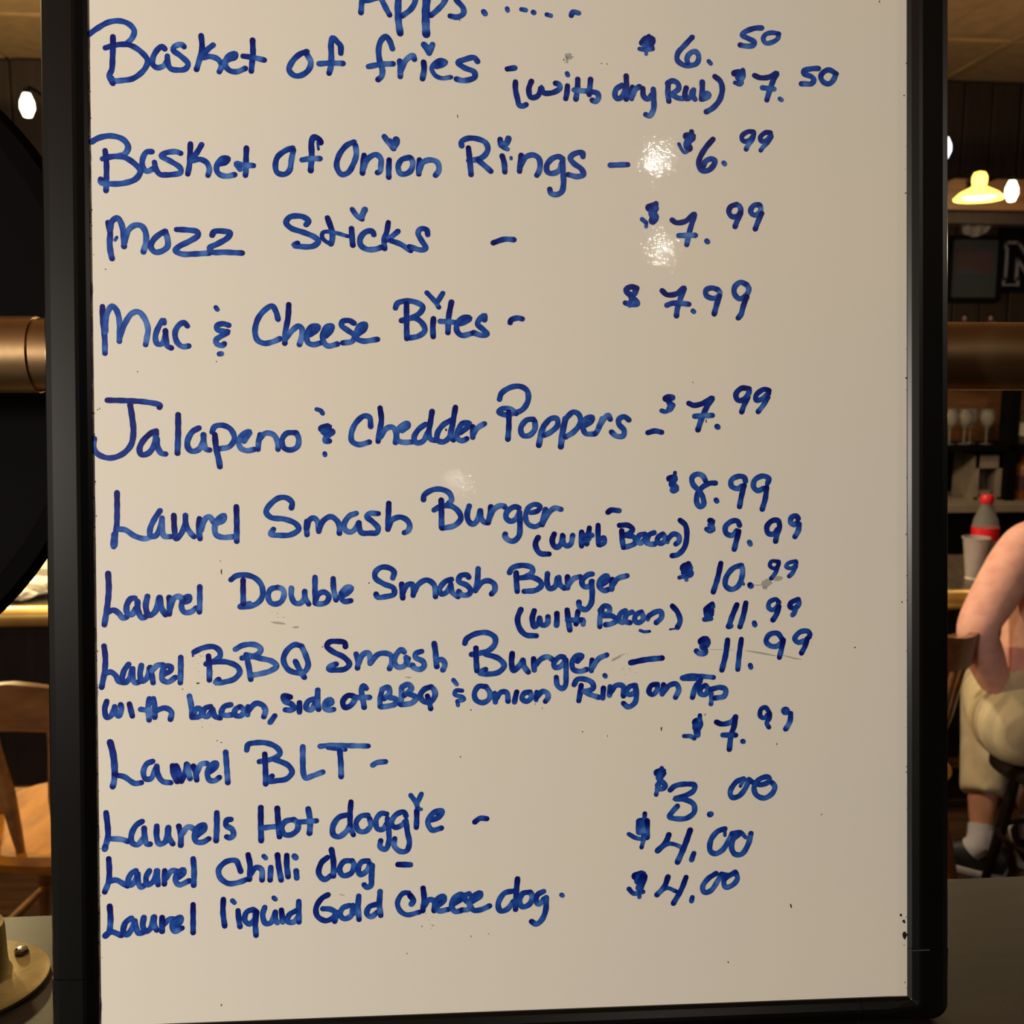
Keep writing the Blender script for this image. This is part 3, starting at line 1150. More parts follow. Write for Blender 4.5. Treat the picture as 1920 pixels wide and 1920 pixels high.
def ribbon(verts, faces, inks, P, wid, i0, i1, lift, enddot=True):
    # P: list of 2-D board points (m)
    n = len(P); base = len(verts); segs = 5
    L = [0]
    for a, c in zip(P, P[1:]): L.append(L[-1] + (c - a).length)
    T = max(L[-1], 1e-6)
    def ink(s):
        v = i0 + (i1 - i0) * (s / T) ** .8
        v += .07 * math.sin(s * 420 + lift * 9e5)
        if enddot and T > wid * 2.2: v += .42 * max(0, 1 - (T - s) / (wid * .45)) - .16 * math.exp(-((T - s - wid * 1.1) / (wid * .7)) ** 2)
        return max(0, min(1, v))
    def tang(i):
        t = P[min(i + 1, n - 1)] - P[max(i - 1, 0)]
        return t.normalized() if t.length > 1e-9 else Vector((1, 0))
    rows = []
    for i in range(n):
        t = tang(i); nn = Vector((-t.y, t.x)); h = wid / 2 * (1 + .045 * math.sin(L[i] * 900 + lift * 4e5))
        y = -(lift + 4e-6 * i / n); row = []
        for k in (-1, 0, 1):
            p = P[i] + nn * h * k; verts.append(bl(p.x, y - (2.5e-6 if k == 0 else 0), p.y)); inks.append(ink(L[i]) + (.07 if k else -.03)); row.append(len(verts) - 1)
        rows.append(row)
    for A, C in zip(rows, rows[1:]):
        faces.append((A[0], A[1], C[1], C[0])); faces.append((A[1], A[2], C[2], C[1]))
    for i, sgn in ((0, -1), (n - 1, 1)):
        t = tang(i) * sgn; nn = Vector((-t.y, t.x)); y = -(lift + 4e-6 * i / n); c = rows[i][1]
        a0, a1 = (rows[i][2], rows[i][0]) if sgn > 0 else (rows[i][0], rows[i][2])
        prev = a0
        for k in range(1, segs + 1):
            if k == segs: cur = a1
            else:
                a = math.pi * k / segs; p = P[i] + nn * (wid / 2 * math.cos(a)) + t * (wid / 2 * math.sin(a))
                verts.append(bl(p.x, y, p.y)); inks.append(ink(L[i]) + .05); cur = len(verts) - 1
            faces.append((c, prev, cur)); prev = cur
def build_writing(text):
    global nstroke
    ox = oy = 0; sc = 1; word = None; cur = None
    def flush():
        if not cur or not cur[1]: return
        me = bpy.data.meshes.new('writing'); me.from_pydata(cur[1], [], cur[2])
        at_ = me.attributes.new('ink', 'FLOAT', 'POINT'); at_.data.foreach_set('value', cur[3])
        bmm = bmesh.new(); bmm.from_mesh(me)
        for f in bmm.faces:
            f.normal_update()
            if f.normal.y > 0: f.normal_flip()
        bmm.to_mesh(me); bmm.free()
        w_ = cur[0]
        nm = 'written_dash' if w_ == 'dash' else 'written_price' if w_ in PR else 'dollar_sign' if w_ == 'dollar' else 'written_ampersand' if w_ == 'ampersand' else 'written_word'
        link(nm, me, M_ink, WB)
    PR = {'six', 'seven', 'eight', 'nine', 'ten', 'eleven', 'three', 'four', 'fifty', 'ninety_nine', 'zero_zero'}
    for ln in text.strip().split('\n'):
        ln = ln.strip()
        if not ln: continue
        if ln[0] == '@': a = ln[1:].split(); ox, oy, sc = float(a[0]), float(a[1]), float(a[2]); continue
        if ln[0] == '#':
            flush(); cur = [ln[1:], [], [], []]; continue
        i0, i1, wd = .58, .34, 10.3 * sc
        toks = ln.split()
        while toks:
            t = toks[0]; ch = t[0]
            if ch in 'DdL': i0, i1 = {'D': (.98, .45), 'd': (.75, .4), 'L': (.2, .1)}[ch]
            elif ch == 'l': i0, i1 = .36, .2
            elif ch == 'w': wd = float(t[1:]); toks.pop(0); continue
            else: break
            t = t[1:]; toks[0] = t
        P = [tuple(map(float, q.split(','))) for q in toks]
        P = smooth_pts([(ox + x / sc, oy + y / sc) for x, y in P], 2.2)
        nstroke += 1
        ribbon(cur[1], cur[2], cur[3], [bp(*p) for p in P], wd / sc * PXM, i0, i1, 6e-5 + nstroke * 6e-6 % 2.4e-4)
    flush()
build_writing(INK_TEXT)

# --- chips, specks, smears
def flat_marks(name, items, m, lift=5e-5, label=None, stuff=False):
    V, Fc = [], []
    for pts in items:
        b0 = len(V)
        for (px, py) in pts: p = bp(px, py); V.append(bl(p.x, -lift, p.y))
        Fc.append(list(range(b0, len(V))))
    me = bpy.data.meshes.new(name); me.from_pydata(V, [], Fc); o = link(name, me, m, WB)
    return tag(o, label, kind='stuff' if stuff else None)
def blob(x, y, rx, ry, n=7, rot=0, j=.3):
    out = []
    for k in range(n):
        a = 2 * math.pi * k / n; r = 1 + random.uniform(-j, j); u, v = rx * r * math.cos(a), ry * r * math.sin(a)
        out.append((x + u * math.cos(rot) - v * math.sin(rot), y + u * math.sin(rot) + v * math.cos(rot)))
    return out
M_chip = mat('dark_chip', (30, 24, 22), .6)
M_faint = mat('grey_smear', (136, 138, 146), .5, alpha=.38)
M_lilac = mat('blue_grey_residue', (150, 150, 175), .4, alpha=.45)
sp = []
for x, y, a, c in [(858, 218, 1, 4), (862, 184 / 4.8, 1, 2), (1057, 112, 1, 2), (258, 697, 1.3, 1.3), (406, 678, 1.6, 1.2), (415, 1072, 1.3, 5), (413, 1052, 1, 1), (692, 1093, 1.3, 1.3), (1240, 1366, 1.2, 4), (1092, 1372, 1.2, 1.3),
                   (1139, 1380, .8, 2), (1483, 1698, 1.3, 4.5), (1365, 1804, 1.3, 1.8), (415, 1885, 1.3, 2.2), (791, 1737, 1, 1.2), (812, 1735, 1.4, 1.1), (916, 1751, 1.6, 1), (883, 1756, .8, 2), (763, 1788, .8, 2), (604, 1213, 1.6, 1),
                   (863, 1419, 1.1, 1.4), (883, 1331, 1.2, 1.2), (407, 1389, 1.3, 1.3), (415, 1392, 2, .8), (1457, 1395, 1, 1.8), (1540, 1527, .9, 1.4), (1603, 1214, 1.5, 1.3), (1299, 717, 1, 1), (1324, 790, 1, 4), (836, 806, 2.2, 2.8),
                   (1649, 3, 1.2, 2), (1695, 179, 1.4, 1.4), (1698, 362, 1.5, 1.5), (1699, 709, 1.6, 1.8), (1691, 1129, 1, 2), (1697, 1892 - 50, .8, 1.6), (342, 1292, 1.6, 1.1), (371, 1281, 3.5, 1.5), (1017, 1328, 1, 1), (1138, 133 - 13, 1.6, 1), (1128, 119, 1.6, .9), (198, 505, 1.6, 1.3),
                   (1689, 1716, 2, 3), (1695, 1728, 3, 3.6), (1696, 1754, 4.4, 7), (1695, 1772, 1, 1.6), (183, 768, 2, 1), (187, 766, .8, 2), (1322, 1340, .8, 2.4), (1003, 1320, .8, 1.4)]:
    sp.append(blob(x, y, a, c, rot=random.uniform(-.3, .3)))
for k in range(150):                          # chipped enamel along the left edge
    y = random.uniform(60, 1900); e = 160.5 + .0122 * y
    sp.append(blob(e + abs(random.gauss(0, 1)) * 3.2 + 1.2, y, random.uniform(.6, 1.5), random.uniform(.7, 2.4), 6, random.uniform(-.5, .5)))
for k in range(26):
    y = random.uniform(100, 1860); sp.append(blob(1701 - abs(random.gauss(0, 1.6)), y, random.uniform(.5, 1.0), random.uniform(.6, 1.6), 5))
for cx, cy, n, s in ((372, 1240, 26, 14), (383, 1355, 8, 8), (797, 1718, 12, 10), (1173, 1250, 10, 12), (178, 1500, 14, 4), (1066, 106, 10, 6), (520, 1150, 8, 14)):
    for k in range(n): sp.append(blob(random.gauss(cx, s), random.gauss(cy, s), random.uniform(.4, .8), random.uniform(.4, .9), 5))
flat_marks('chipped_specks', sp, M_chip, label='dark specks and chips in the white surface', stuff=True)
sm = [blob(1066, 105, 8, 7, 11, .4), blob(1063, 112, 3, 8, 8), blob(1437, 1093, 10, 9, 9), blob(1458, 1085, 9, 5, 9), blob(1434, 1102, 5, 3, 8), blob(1420, 1097, 9, 1.1, 8), blob(1350, 1218, 28, .6, 9, .03), blob(1428, 1225, 30, 1.8, 9, .16),
      blob(1485, 1233, 22, 1.5, 9, .22), blob(1155, 1235, 10, 2.2, 9, -.45), blob(1166, 1228, 8, 1, 8, -.3), blob(554, 1176, 7, 2, 8), blob(520, 1168, 14, 2.6, 9, .1), blob(766, 1270, 6, 1.6, 8), blob(641, 1678, 6, 1.2, 8, .15), blob(184, 1562, 3, 18, 9), blob(868, 908 - 30, .5, .5)]
flat_marks('wiped_smears', sm, M_faint, 4.2e-5, 'faint grey smears of half-wiped marker', True)
lc = []
for k in range(60):
    y = random.uniform(40, 1900); lc.append(blob(160.5 + .0122 * y + random.uniform(1, 6), y, random.uniform(1, 2.4), random.uniform(8, 30), 7))
flat_marks('edge_residue', lc, M_lilac, 3.6e-5, 'bluish residue along the left edge of the white surface', True)
sc_ = link('seam_scratch', B((bl(XR + .0062, -.0056, ZB + CZ - .0002), (.0115, .0003, .0005))), M_letter, WB)

# ------------------------------------------------------------------ black round thing on the left, behind the rail
c = at(-455, 678, .86); dep = (c - CAM).dot(-rz); R = 657 / F * dep
disc = empty('round_sign', (c.x, c.y, 0), 0, 'large matt black round sign with raised rim, left of the whiteboard', 'sign')
DM = Matrix(((rx.x, -rz.x, ry.x), (rx.y, -rz.y, ry.y), (rx.z, -rz.z, ry.z)))      # leans back a little
def turned(prof, n=96):
    bm = lathe(prof, n); bmesh.ops.rotate(bm, cent=(0, 0, 0), matrix=Matrix.Rotation(math.pi / 2, 3, 'X'), verts=bm.verts)
    bmesh.ops.transform(bm, matrix=DM.to_4x4(), verts=bm.verts); bmesh.ops.translate(bm, vec=(0, 0, c.z), verts=bm.verts); return bm
link('face', turned([(.0001, .002), (R * .93, .002), (R * .93, -.006), (.0001, -.006)]), M_black2, disc, True)
link('rim', turned([(R * .93, -.006), (R * .925, .004), (R * .94, .008), (R * .98, .006), (R, -.001), (R * .99, -.006), (R * .93, -.006)]), M_black2, disc, True)
link('pole', tube([(0, .05, .02), (0, .03, c.z)], .018, 16), M_black2, disc, True)
link('foot', lathe([(.0001, 0), (.2, 0), (.2, .015), (.03, .03), (.0001, .03)], 40, None, 0, .05), M_black2, disc, True)

# ------------------------------------------------------------------ bar counter
CY0 = on_z(60, 1158, .75).y; CT = .78
ct = empty('bar_counter', (0, CY0, 0), 0, 'long bar counter with a dark speckled top and a bright brass front edge', 'counter')
link('counter_top', B(((.2, .33, .76), (7.6, .62, .04)), bev=.004), M_counter, ct)
link('edge_nosing', tube([(-3.6, 0, .755), (4.0, 0, .755)], .032, 20), M_nosing, ct, True)
link('front_panel', B(((.2, .22, .37), (7.4, .05, .738))), M_dark, ct)
link('foot_rail', tube([(-3.6, .08, .18), (4.0, .08, .18)], .02, 12), M_brass, ct, True)
# back bar
bb = empty('back_bar', (0, 4.72, 0), 0, 'dark wooden back bar with open glass shelves behind the counter', 'cabinet')
cx0, cx1 = 1.3, 3.4
link('base_cabinet', B(((.1, .2, .40), (7.0, .46, .80)), bev=.004), M_black2, bb)
link('worktop', B(((.1, .19, .82), (7.1, .52, .04)), bev=.004), M_grey, bb)
zs = at(1830, 836, 4.75).z
link('shelf', B(((2.0, .2, zs - .015), (2.3, .3, .03))), M_black2, bb)
link('back_panel', B(((2.0, .37, (zs + 1.62) / 2), (2.3, .02, 1.62 - zs))), M_shelf, bb)
ux = at(1897, 800, 4.80).x
link('upright', B(((ux, .1, 1.23), (.045, .1, .78))), M_black2, bb)
link('top_rail', B(((2.0, .14, 1.60), (2.3, .42, .05))), M_black2, bb)
so0, so1 = at(1850, 420, 4.55).z, at(1850, 335, 4.55).z
sf = empty('canopy_beam', (0, 4.6, so0), 0, 'brown stained wooden beam across the back bar with lamps in front', 'beam')
link('beam_face', B(((.2, 0, (so1 - so0) * .66), (8.0, .08, (so1 - so0) * .68))), M_beam, sf)
link('beam_moulding', B(((.2, .0, (so1 - so0) * .14), (8.0, .11, (so1 - so0) * .28)), bev=.01), M_dark, sf)
link('beam_top', B(((.2, .30, (so1 - so0)), (8.0, .54, .03))), M_dark, sf)

# glasses on the shelf
def glass_mesh(h=.17):
    bm = lathe([(.0001, 0), (.030, 0), (.030, .003), (.004, .007), (.0035, .075), (.012, .085), (.030, .105), (.036, .13), (.031, h), (.0295, h), (.034, .13), (.028, .107), (.008, .088), (.0001, .087)], 24)
    me = bpy.data.meshes.new('wine_glass'); bm.to_mesh(me); bm.free(); me.materials.append(M_glass)
    for p in me.polygons: p.use_smooth = True
    return me
gm = glass_mesh()
gl = ['stemmed wine glass at the left end of the back bar shelf, beside the whiteboard frame', 'left glass of the pair standing close together on the back bar shelf', 'right glass of the pair standing close together on the back bar shelf', 'single stemmed glass on the back bar shelf nearest the dark upright']
for (px, dy), lb in zip(((1779, 0), (1806, 0), (1817, .06), (1848, 0)), gl):
    p = at(px, 836, 4.86 + dy); o = link('wine_glass', gm, None); o.location = (p.x, p.y, zs); tag(o, lb, 'glass', 'wine glasses on the back bar shelf')
# grey machine with a dark opening
mp_ = at(1846, 942, 4.86); mz0, mz1 = .84, at(1846, 838, 4.86).z - .035; mw = 66 / F * 4.9
mc = empty('drink_machine', (mp_.x, 4.92, mz0), 0, 'grey square machine with a dark opening on the back bar under the glasses', 'machine')
hh = mz1 - mz0
link('housing', B(((0, .06, hh * .5), (mw, .1, hh)), ((-mw * .42, -.04, hh * .5), (mw * .12, .12, hh)), ((mw * .36, -.04, hh * .5), (mw * .28, .12, hh)), ((0, -.04, hh * .85), (mw, .12, hh * .3)), ((0, -.04, hh * .03), (mw, .12, hh * .06))), M_grey, mc)
link('tray', B(((-.02, -.05, hh * .14), (mw * .4, .07, hh * .1)), bev=.004), M_grey, mc)
# bottles right of the upright
def bottle(px, y, z0, h, r, body, label_txt, lab=None, cap=None, name='liquor_bottle', grp='liquor bottles on the back bar'):
    p = at(px, 900, y); o = empty(name, (p.x, p.y, z0), 0, label_txt, 'bottle', grp)
    link('bottle_body', lathe([(.0001, 0), (r, 0), (r * 1.02, .01), (r, h * .58), (r * .8, h * .66), (r * .36, h * .74), (r * .32, h * .95), (.0001, h * .95)], 24), body, o, True)
    if lab: link('bottle_label', lathe([(r * 1.03, h * .18), (r * 1.03, h * .46)], 24), lab, o, True)
    link('bottle_cap', lathe([(r * .38, h * .92), (r * .38, h), (.0001, h)], 16), cap or M_steel, o, True)
    return o
bottle(1916, 4.84, .84, .26, .045, M_amber, 'amber liquor bottle with a maroon label right of the dark upright', M_maroon)
bottle(1950, 4.88, .84, .25, .045, M_glass, 'clear liquor bottle with a white label at the right edge of the back bar', M_paper)
bottle(1916, 4.90, zs, .22, .04, M_glass, 'clear bottle with a bright shoulder on the shelf right of the dark upright', M_paper)
bottle(1952, 4.90, zs, .24, .04, M_amber, 'dark amber bottle on the upper shelf at the right edge', M_paper)
for px, r_, lb in ((1790, .04, 'dark maroon bottle standing on the back bar top rail beside the whiteboard frame'), (1838, .04, 'dark maroon bottle standing on the top rail under the framed print')):
    bottle(px, 4.86, 1.625, .12, r_, M_maroon, lb, None, M_black2, grp='dark bottles on the top rail')
# orange dome just above the rail
dp = at(1836, 606, 4.6)
o = link('amber_dome_lamp', lathe([(.07, 0), (.066, .012), (.05, .022), (.02, .030), (.0001, .032)], 32), mat('lit_orange_dome', (240, 170, 80), .5, emit=(235, 150, 60), estr=.9)); o.location = (dp.x, 4.62, 1.6255); tag(o, 'small glowing amber dome peeping over the brass rail', 'lamp')

# things on the back wall
def wall_thing(name, px0, py0, px1, py1, y, label, cat):
    a, d = at(px0, py0, y), at(px1, py1, y); o = empty(name, ((a.x + d.x) / 2, y, (a.z + d.z) / 2), 0, label, cat); return o, abs(d.x - a.x), abs(a.z - d.z)
Yw = RY1 - .012
fr, fw_, fh = wall_thing('framed_print', 1783, 445, 1870, 562, Yw - .02, 'dark framed print with a faded red and grey picture, on the wall above the rail', 'picture')
link('picture_frame', B(((-fw_ / 2, 0, 0), (.02, .03, fh)), ((fw_ / 2, 0, 0), (.02, .03, fh)), ((0, 0, fh / 2), (fw_, .03, .02)), ((0, 0, -fh / 2), (fw_, .03, .02))), M_black2, fr)
link('picture_mount', B(((0, .01, 0), (fw_ - .02, .006, fh - .02))), M_blue, fr)
link('picture_print', B(((0, .004, fh * .12), (fw_ * .72, .004, fh * .44))), M_photo, fr)
cpn, cw, chh = wall_thing('folded_cloth', 1802, 416, 1858, 444, 4.60, 'pale folded cloth hanging under the brown beam above the framed print', 'cloth')
bm = bmesh.new(); rows = []
for i in range(9):
    u = i / 8; row = []
    for k in range(5):
        v = k / 4; row.append(bm.verts.new(((u - .5) * cw * (1 - .22 * v), .012 * math.sin(u * 17) + .015 * v, chh * (.5 - v * (1 - .35 * (2 * u - 1) ** 2)))))
    rows.append(row)
for A, C in zip(rows, rows[1:]):
    for k in range(4): bm.faces.new((A[k], A[k + 1], C[k + 1], C[k]))
bmesh.ops.solidify(bm, geom=bm.faces[:], thickness=.006); link('cloth_sheet', bm, M_cap, cpn, True)
sg, sw, sh = wall_thing('letter_sign', 1878, 425, 1975, 548, Yw - .02, 'black sign with the outlined capital letter N, right of the framed print', 'sign')
link('sign_board', B(((0, .01, 0), (sw, .012, sh)), bev=.003), M_black2, sg)
p0, p1 = at(1885, 455, Yw - .02), at(1960, 535, Yw - .02)
nw, nh = p1.x - p0.x, p0.z - p1.z; cx_, cz_ = (p0.x + p1.x) / 2 - sg.location.x, (p0.z + p1.z) / 2 - sg.location.z
t_ = .30
out = [(0, 0), (0, .14), (.04, .14), (.04, .86), (0, .86), (0, 1), (.30, 1), (.70, .42), (.70, .86), (.66, .86), (.66, 1), (1, 1), (1, .86), (.96, .86), (.96, 0), (.72, 0), (.30, .60), (.30, .14), (.34, .14), (.34, 0)]
bm = bmesh.new(); pts = [Vector(((x - .5) * nw + cx_, -.004, (z - .5) * nh + cz_)) for x, z in out]
for a, c2 in zip(pts, pts[1:] + pts[:1]):
    d = (c2 - a); box(bm, (a + c2) / 2, (d.length + .012, .008, .014), 0, Vector((1, 0, 0)).rotation_difference(d).to_matrix())
link('letter_outline', bm, M_letter, sg)

# hanging lamps
def arm_lamp(px, py, y, label, kind):
    p = at(px, py, y); o = empty('arm_lamp', (p.x, p.y, p.z), 0, label, 'lamp', 'lit lamps over the bar')
    bh, br = .045, .026
    m = M_bulbc if kind == 'cool' else M_bulb
    if kind == 'shade':
        link('lamp_shade', lathe([(.024, .052), (.03, .035), (.075, .012), (.098, -.010), (.096, -.016), (.072, .006), (.028, .028), (.0001, .032)], 40), M_shadeglow, o, True)
        link('bulb', lathe([(.0001, -.012), (.05, -.010), (.066, .0), (.028, .012), (.0001, .014)], 24), M_bulb, o, True)
        link('lamp_dome', lathe([(.025, .036), (.030, .055), (.030, .075), (.022, .092), (.0001, .098)], 24), M_shadeglow, o, True); top = .095
    else:
        link('bulb', lathe([(.0001, -bh), (br * .55, -bh * .92), (br, -bh * .3), (br * .96, bh * .25), (br * .5, bh * .9), (.0001, bh)], 24), m, o, True)
        link('socket', lathe([(br * .45, bh * .8), (br * .45, bh * 1.35), (.0001, bh * 1.4)], 16), M_black2, o, True); top = bh * 1.3
    by = 4.55 if p.z < so1 + .02 else RY1 - .02       # arm goes straight back to the beam or the wall
    link('arm', tube([(0, 0, top - .01), (0, .03, top + .012), (0, .08, top + .016), (0, by - p.y, top + .016)], .006, 8), M_black2, o, True)
    bm = lathe([(.0001, 0), (.035, 0), (.035, .012), (.0001, .014)], 24); bmesh.ops.rotate(bm, cent=(0, 0, 0), matrix=Matrix.Rotation(math.pi / 2, 3, 'X'), verts=bm.verts)
    bmesh.ops.translate(bm, vec=(0, by - p.y, top + .016), verts=bm.verts); link('wall_plate', bm, M_black2, o, True)
arm_lamp(1835, 367, 4.2, 'glowing yellow glass shaded lamp in front of the brown beam', 'shade')
arm_lamp(1897, 358, 4.25, 'bare lit bulb right of the yellow shaded lamp', 'bare')
arm_lamp(1772, 277, 4.3, 'white lit bulb half hidden by the right side of the whiteboard frame', 'cool')
arm_lamp(51, 197, 4.1, 'bare lit bulb above the black round sign, left of the whiteboard', 'bare')

# things on the counter, left: paper, plate, glass
pz = CT + .001
q = on_z(62, 1113, CT); pl = empty('plate', (q.x, q.y, pz), 0, 'white plate with crumpled napkin in bright light left of the whiteboard', 'plate')
link('plate_dish', lathe([(.0001, .004), (.07, .004), (.085, .010), (.12, .020), (.121, .023), (.083, .014), (.07, .009), (.0001, .008)], 40), M_china, pl, True)
def crumple(rx_, ry_, rz_, seed):
    bm = bmesh.new(); bmesh.ops.create_icosphere(bm, subdivisions=3, radius=1)
    for v in bm.verts:
        d = noise.noise(v.co * 2.3 + Vector((seed, 0, 0))) * .45 + noise.noise(v.co * 5 + Vector((0, seed, 0))) * .2
        v.co *= (1 + d); v.co = Vector((v.co.x * rx_, v.co.y * ry_, max(0, (v.co.z + .9)) * rz_))
    return bm
o = link('napkin', crumple(.06, .055, .02, 3), M_paper); o.location = (q.x + .02, q.y, pz + .012); tag(o, 'crumpled white napkin lying on the white plate', 'napkin')
q = on_z(20, 1126, CT); o = link('napkin', crumple(.075, .05, .022, 8), M_paper); o.location = (q.x, q.y, pz); tag(o, 'crumpled white napkin on the counter left of the plate', 'napkin')
q = on_z(75, 1068, CT); sheet = empty('menu_card', (q.x, q.y + .0, pz), 0, 'bright cream menu card standing on the bar counter, left of the whiteboard', 'card')
bm = bmesh.new(); box(bm, (0, .045, .10), (.32, .004, .21), 0, Matrix.Rotation(-.25, 3, 'X')); link('card_front', bm, M_paper, sheet)
bm = bmesh.new(); box(bm, (0, .10, .10), (.32, .004, .21), 0, Matrix.Rotation(.25, 3, 'X')); link('card_back', bm, M_paper, sheet)

# soda bottle and plastic cup, right
q = on_z(1826, 1086, CT)
k_ = q.y / F
cup = empty('plastic_cup', (q.x - .0, q.y, pz), 0, 'clear frosted plastic cup on the counter in front of the red-capped bottle', 'cup')
h_ = 82 * k_; r0, r1 = 16 * k_, 25 * k_
link('cup_body', lathe([(.0001, .003), (r0, .003), (r1, h_), (r1 + .003, h_), (r1 + .003, h_ + .004), (r1 - .001, h_ + .004), (r0 - .002, .006), (.0001, .006)], 32), M_cup, cup, True)
link('cup_base', lathe([(r0 * 1.02, 0), (r0 * 1.08, .004), (r0 * 1.05, .008)], 32), M_paper, cup, True)
q2 = at(1847, 1000, q.y + .09); k_ = q2.y / F
bh = at(1847, 928, q2.y).z - pz; br = 25 * k_
so = empty('soda_bottle', (q2.x, q2.y, pz), 0, 'clear plastic soda bottle with a red cap and red label on the counter', 'bottle')
link('bottle_body', lathe([(.0001, .004), (br * .7, 0), (br * .95, .01), (br, .03), (br * .94, bh * .35), (br, bh * .5), (br * 1.0, bh * .6), (br * .88, bh * .70), (br * .55, bh * .82), (br * .42, bh * .88), (br * .42, bh * .96), (.0001, bh * .96)], 36), M_pet, so, True)
link('bottle_label', lathe([(br * 1.03, bh * .44), (br * 1.03, bh * .595)], 36), M_red, so, True)
cp = lathe([(br * .48, bh * .895), (br * .50, bh * .90), (br * .50, bh * .99), (br * .45, bh), (.0001, bh)], 24); link('bottle_cap', cp, M_red, so, True)

# ------------------------------------------------------------------ chairs
def make_chair(loc, rz, label):
    o = empty('captain_chair', loc, rz, label, 'chair', 'wooden captain chairs at the bar')
    # seat: saddle shape, +y is the front
    bm = bmesh.new(); n = 40; top, bot, mid = [], [], []
    for i in range(n):
        a = 2 * math.pi * i / n; c_, s_ = math.cos(a), math.sin(a)
        x = .235 * (abs(c_) ** .75) * (1 if c_ > 0 else -1) * (1 + .06 * s_); y = .225 * (abs(s_) ** .75) * (1 if s_ > 0 else -1)
        top.append(bm.verts.new((x * .95, y * .95, .455))); mid.append(bm.verts.new((x, y, .440))); bot.append(bm.verts.new((x * .93, y * .93, .412)))
    inner = [bm.verts.new((v.co.x * .6, v.co.y * .6, .444)) for v in top]; cc = bm.verts.new((0, 0, .441)); bc = bm.verts.new((0, 0, .412))
    for i in range(n):
        j = (i + 1) % n
        bm.faces.new((top[i], top[j], mid[j], mid[i])); bm.faces.new((mid[i], mid[j], bot[j], bot[i]))
        bm.faces.new((inner[i], inner[j], top[j], top[i])); bm.faces.new((cc, inner[j], inner[i])); bm.faces.new((bc, bot[i], bot[j]))
    link('seat', bm, M_oak, o, True)
    # bent crest and arm rail
    def arc(u): a = math.pi * (.5 + u * .60); return Vector((-.275 * math.sin(u * 1.75) * 1.02, -.235 + .25 * (1 - math.cos(u * 1.75)), 0))
    bm = bmesh.new(); rings = []
    for k in range(25):
        u = -1 + 2 * k / 24; p = arc(u); hgt = .098 - .05 * abs(u) ** 2; z0 = .745 - .03 * abs(u); wv = .006 * math.cos(u * 9)
        d = Vector((p.x, p.y + .05, 0)).normalized() * .013
        rings.append([bm.verts.new(p - d + Vector((0, 0, z0))), bm.verts.new(p + d + Vector((0, 0, z0))), bm.verts.new(p + d * 1.2 + Vector((0, -.012, z0 + hgt + wv))), bm.verts.new(p - d * .6 + Vector((0, -.012, z0 + hgt + wv)))])
    for A, C in zip(rings, rings[1:]):
        for i in range(4): bm.faces.new((A[i], A[(i + 1) % 4], C[(i + 1) % 4], C[i]))
    bm.faces.new(rings[0]); bm.faces.new(rings[-1][::-1]); link('crest_rail', bm, M_oakd, o, True)
    for u in (-.88, -.62, -.38, -.13, .13, .38, .62, .88):
        p = arc(u); q_ = Vector((p.x * .68, max(-.185, p.y * .80), 0))
        a, b_ = Vector((p.x, p.y, .755)), Vector((q_.x, q_.y, .445))
        link('spindle', tube([a, a.lerp(b_, .2), a.lerp(b_, .55), a.lerp(b_, .8), b_], [.009, .010, .0165, .013, .009], 12), M_oakd, o, True)
    for sx_, sy_ in ((-1, -1), (1, -1), (-1, 1), (1, 1)):
        a, b_ = Vector((sx_ * .15, sy_ * .14, .42)), Vector((sx_ * .215, sy_ * .21, 0))
        link('leg', tube([a, a.lerp(b_, .15), a.lerp(b_, .4), a.lerp(b_, .7), b_], [.014, .018, .022, .017, .012], 14), M_oakd, o, True)
    for s_ in (-1, 1): link('stretcher', tube([(s_ * .186, -.178, .18), (s_ * .186, 0, .18), (s_ * .186, .178, .18)], [.008, .013, .008], 10), M_oakd, o, True)
    link('stretcher', tube([(-.186, 0, .18), (0, 0, .18), (.186, 0, .18)], [.008, .013, .008], 10), M_oakd, o, True)
    return o
pc = on_z(150, 1530, .45)
make_chair((pc.x, pc.y, 0), -.12, 'wooden captain chair with spindle back, seen below the rail left of the whiteboard')
pc2 = on_z(1602, 1412, .45)
make_chair((pc2.x, pc2.y, 0), .04, 'wooden captain chair left of the seated person, mostly hidden by the whiteboard')
pc2 = on_z(1985, 1425, .45)
st = empty('round_stool', (pc2.x + .05, pc2.y + .09, 0), 0, 'low round wooden stool under the seated person in the pink top', 'stool')
link('seat', lathe([(.0001, .375), (.15, .375), (.165, .385), (.165, .40), (.15, .415), (.0001, .417)], 40), M_dark, st, True)
for a_ in (45, 135, 225, 315):
    ca, sa = math.cos(math.radians(a_)), math.sin(math.radians(a_))
    link('leg', tube([(.09 * ca, .09 * sa, .38), (.12 * ca, .12 * sa, .2), (.16 * ca, .16 * sa, 0)], [.014, .017, .012], 12), M_dark, st, True)
link('foot_ring', tube([(.125 * math.cos(k * math.pi / 18), .125 * math.sin(k * math.pi / 18), .18) for k in range(37)], .008, 8, None, False), M_dark, st, True)

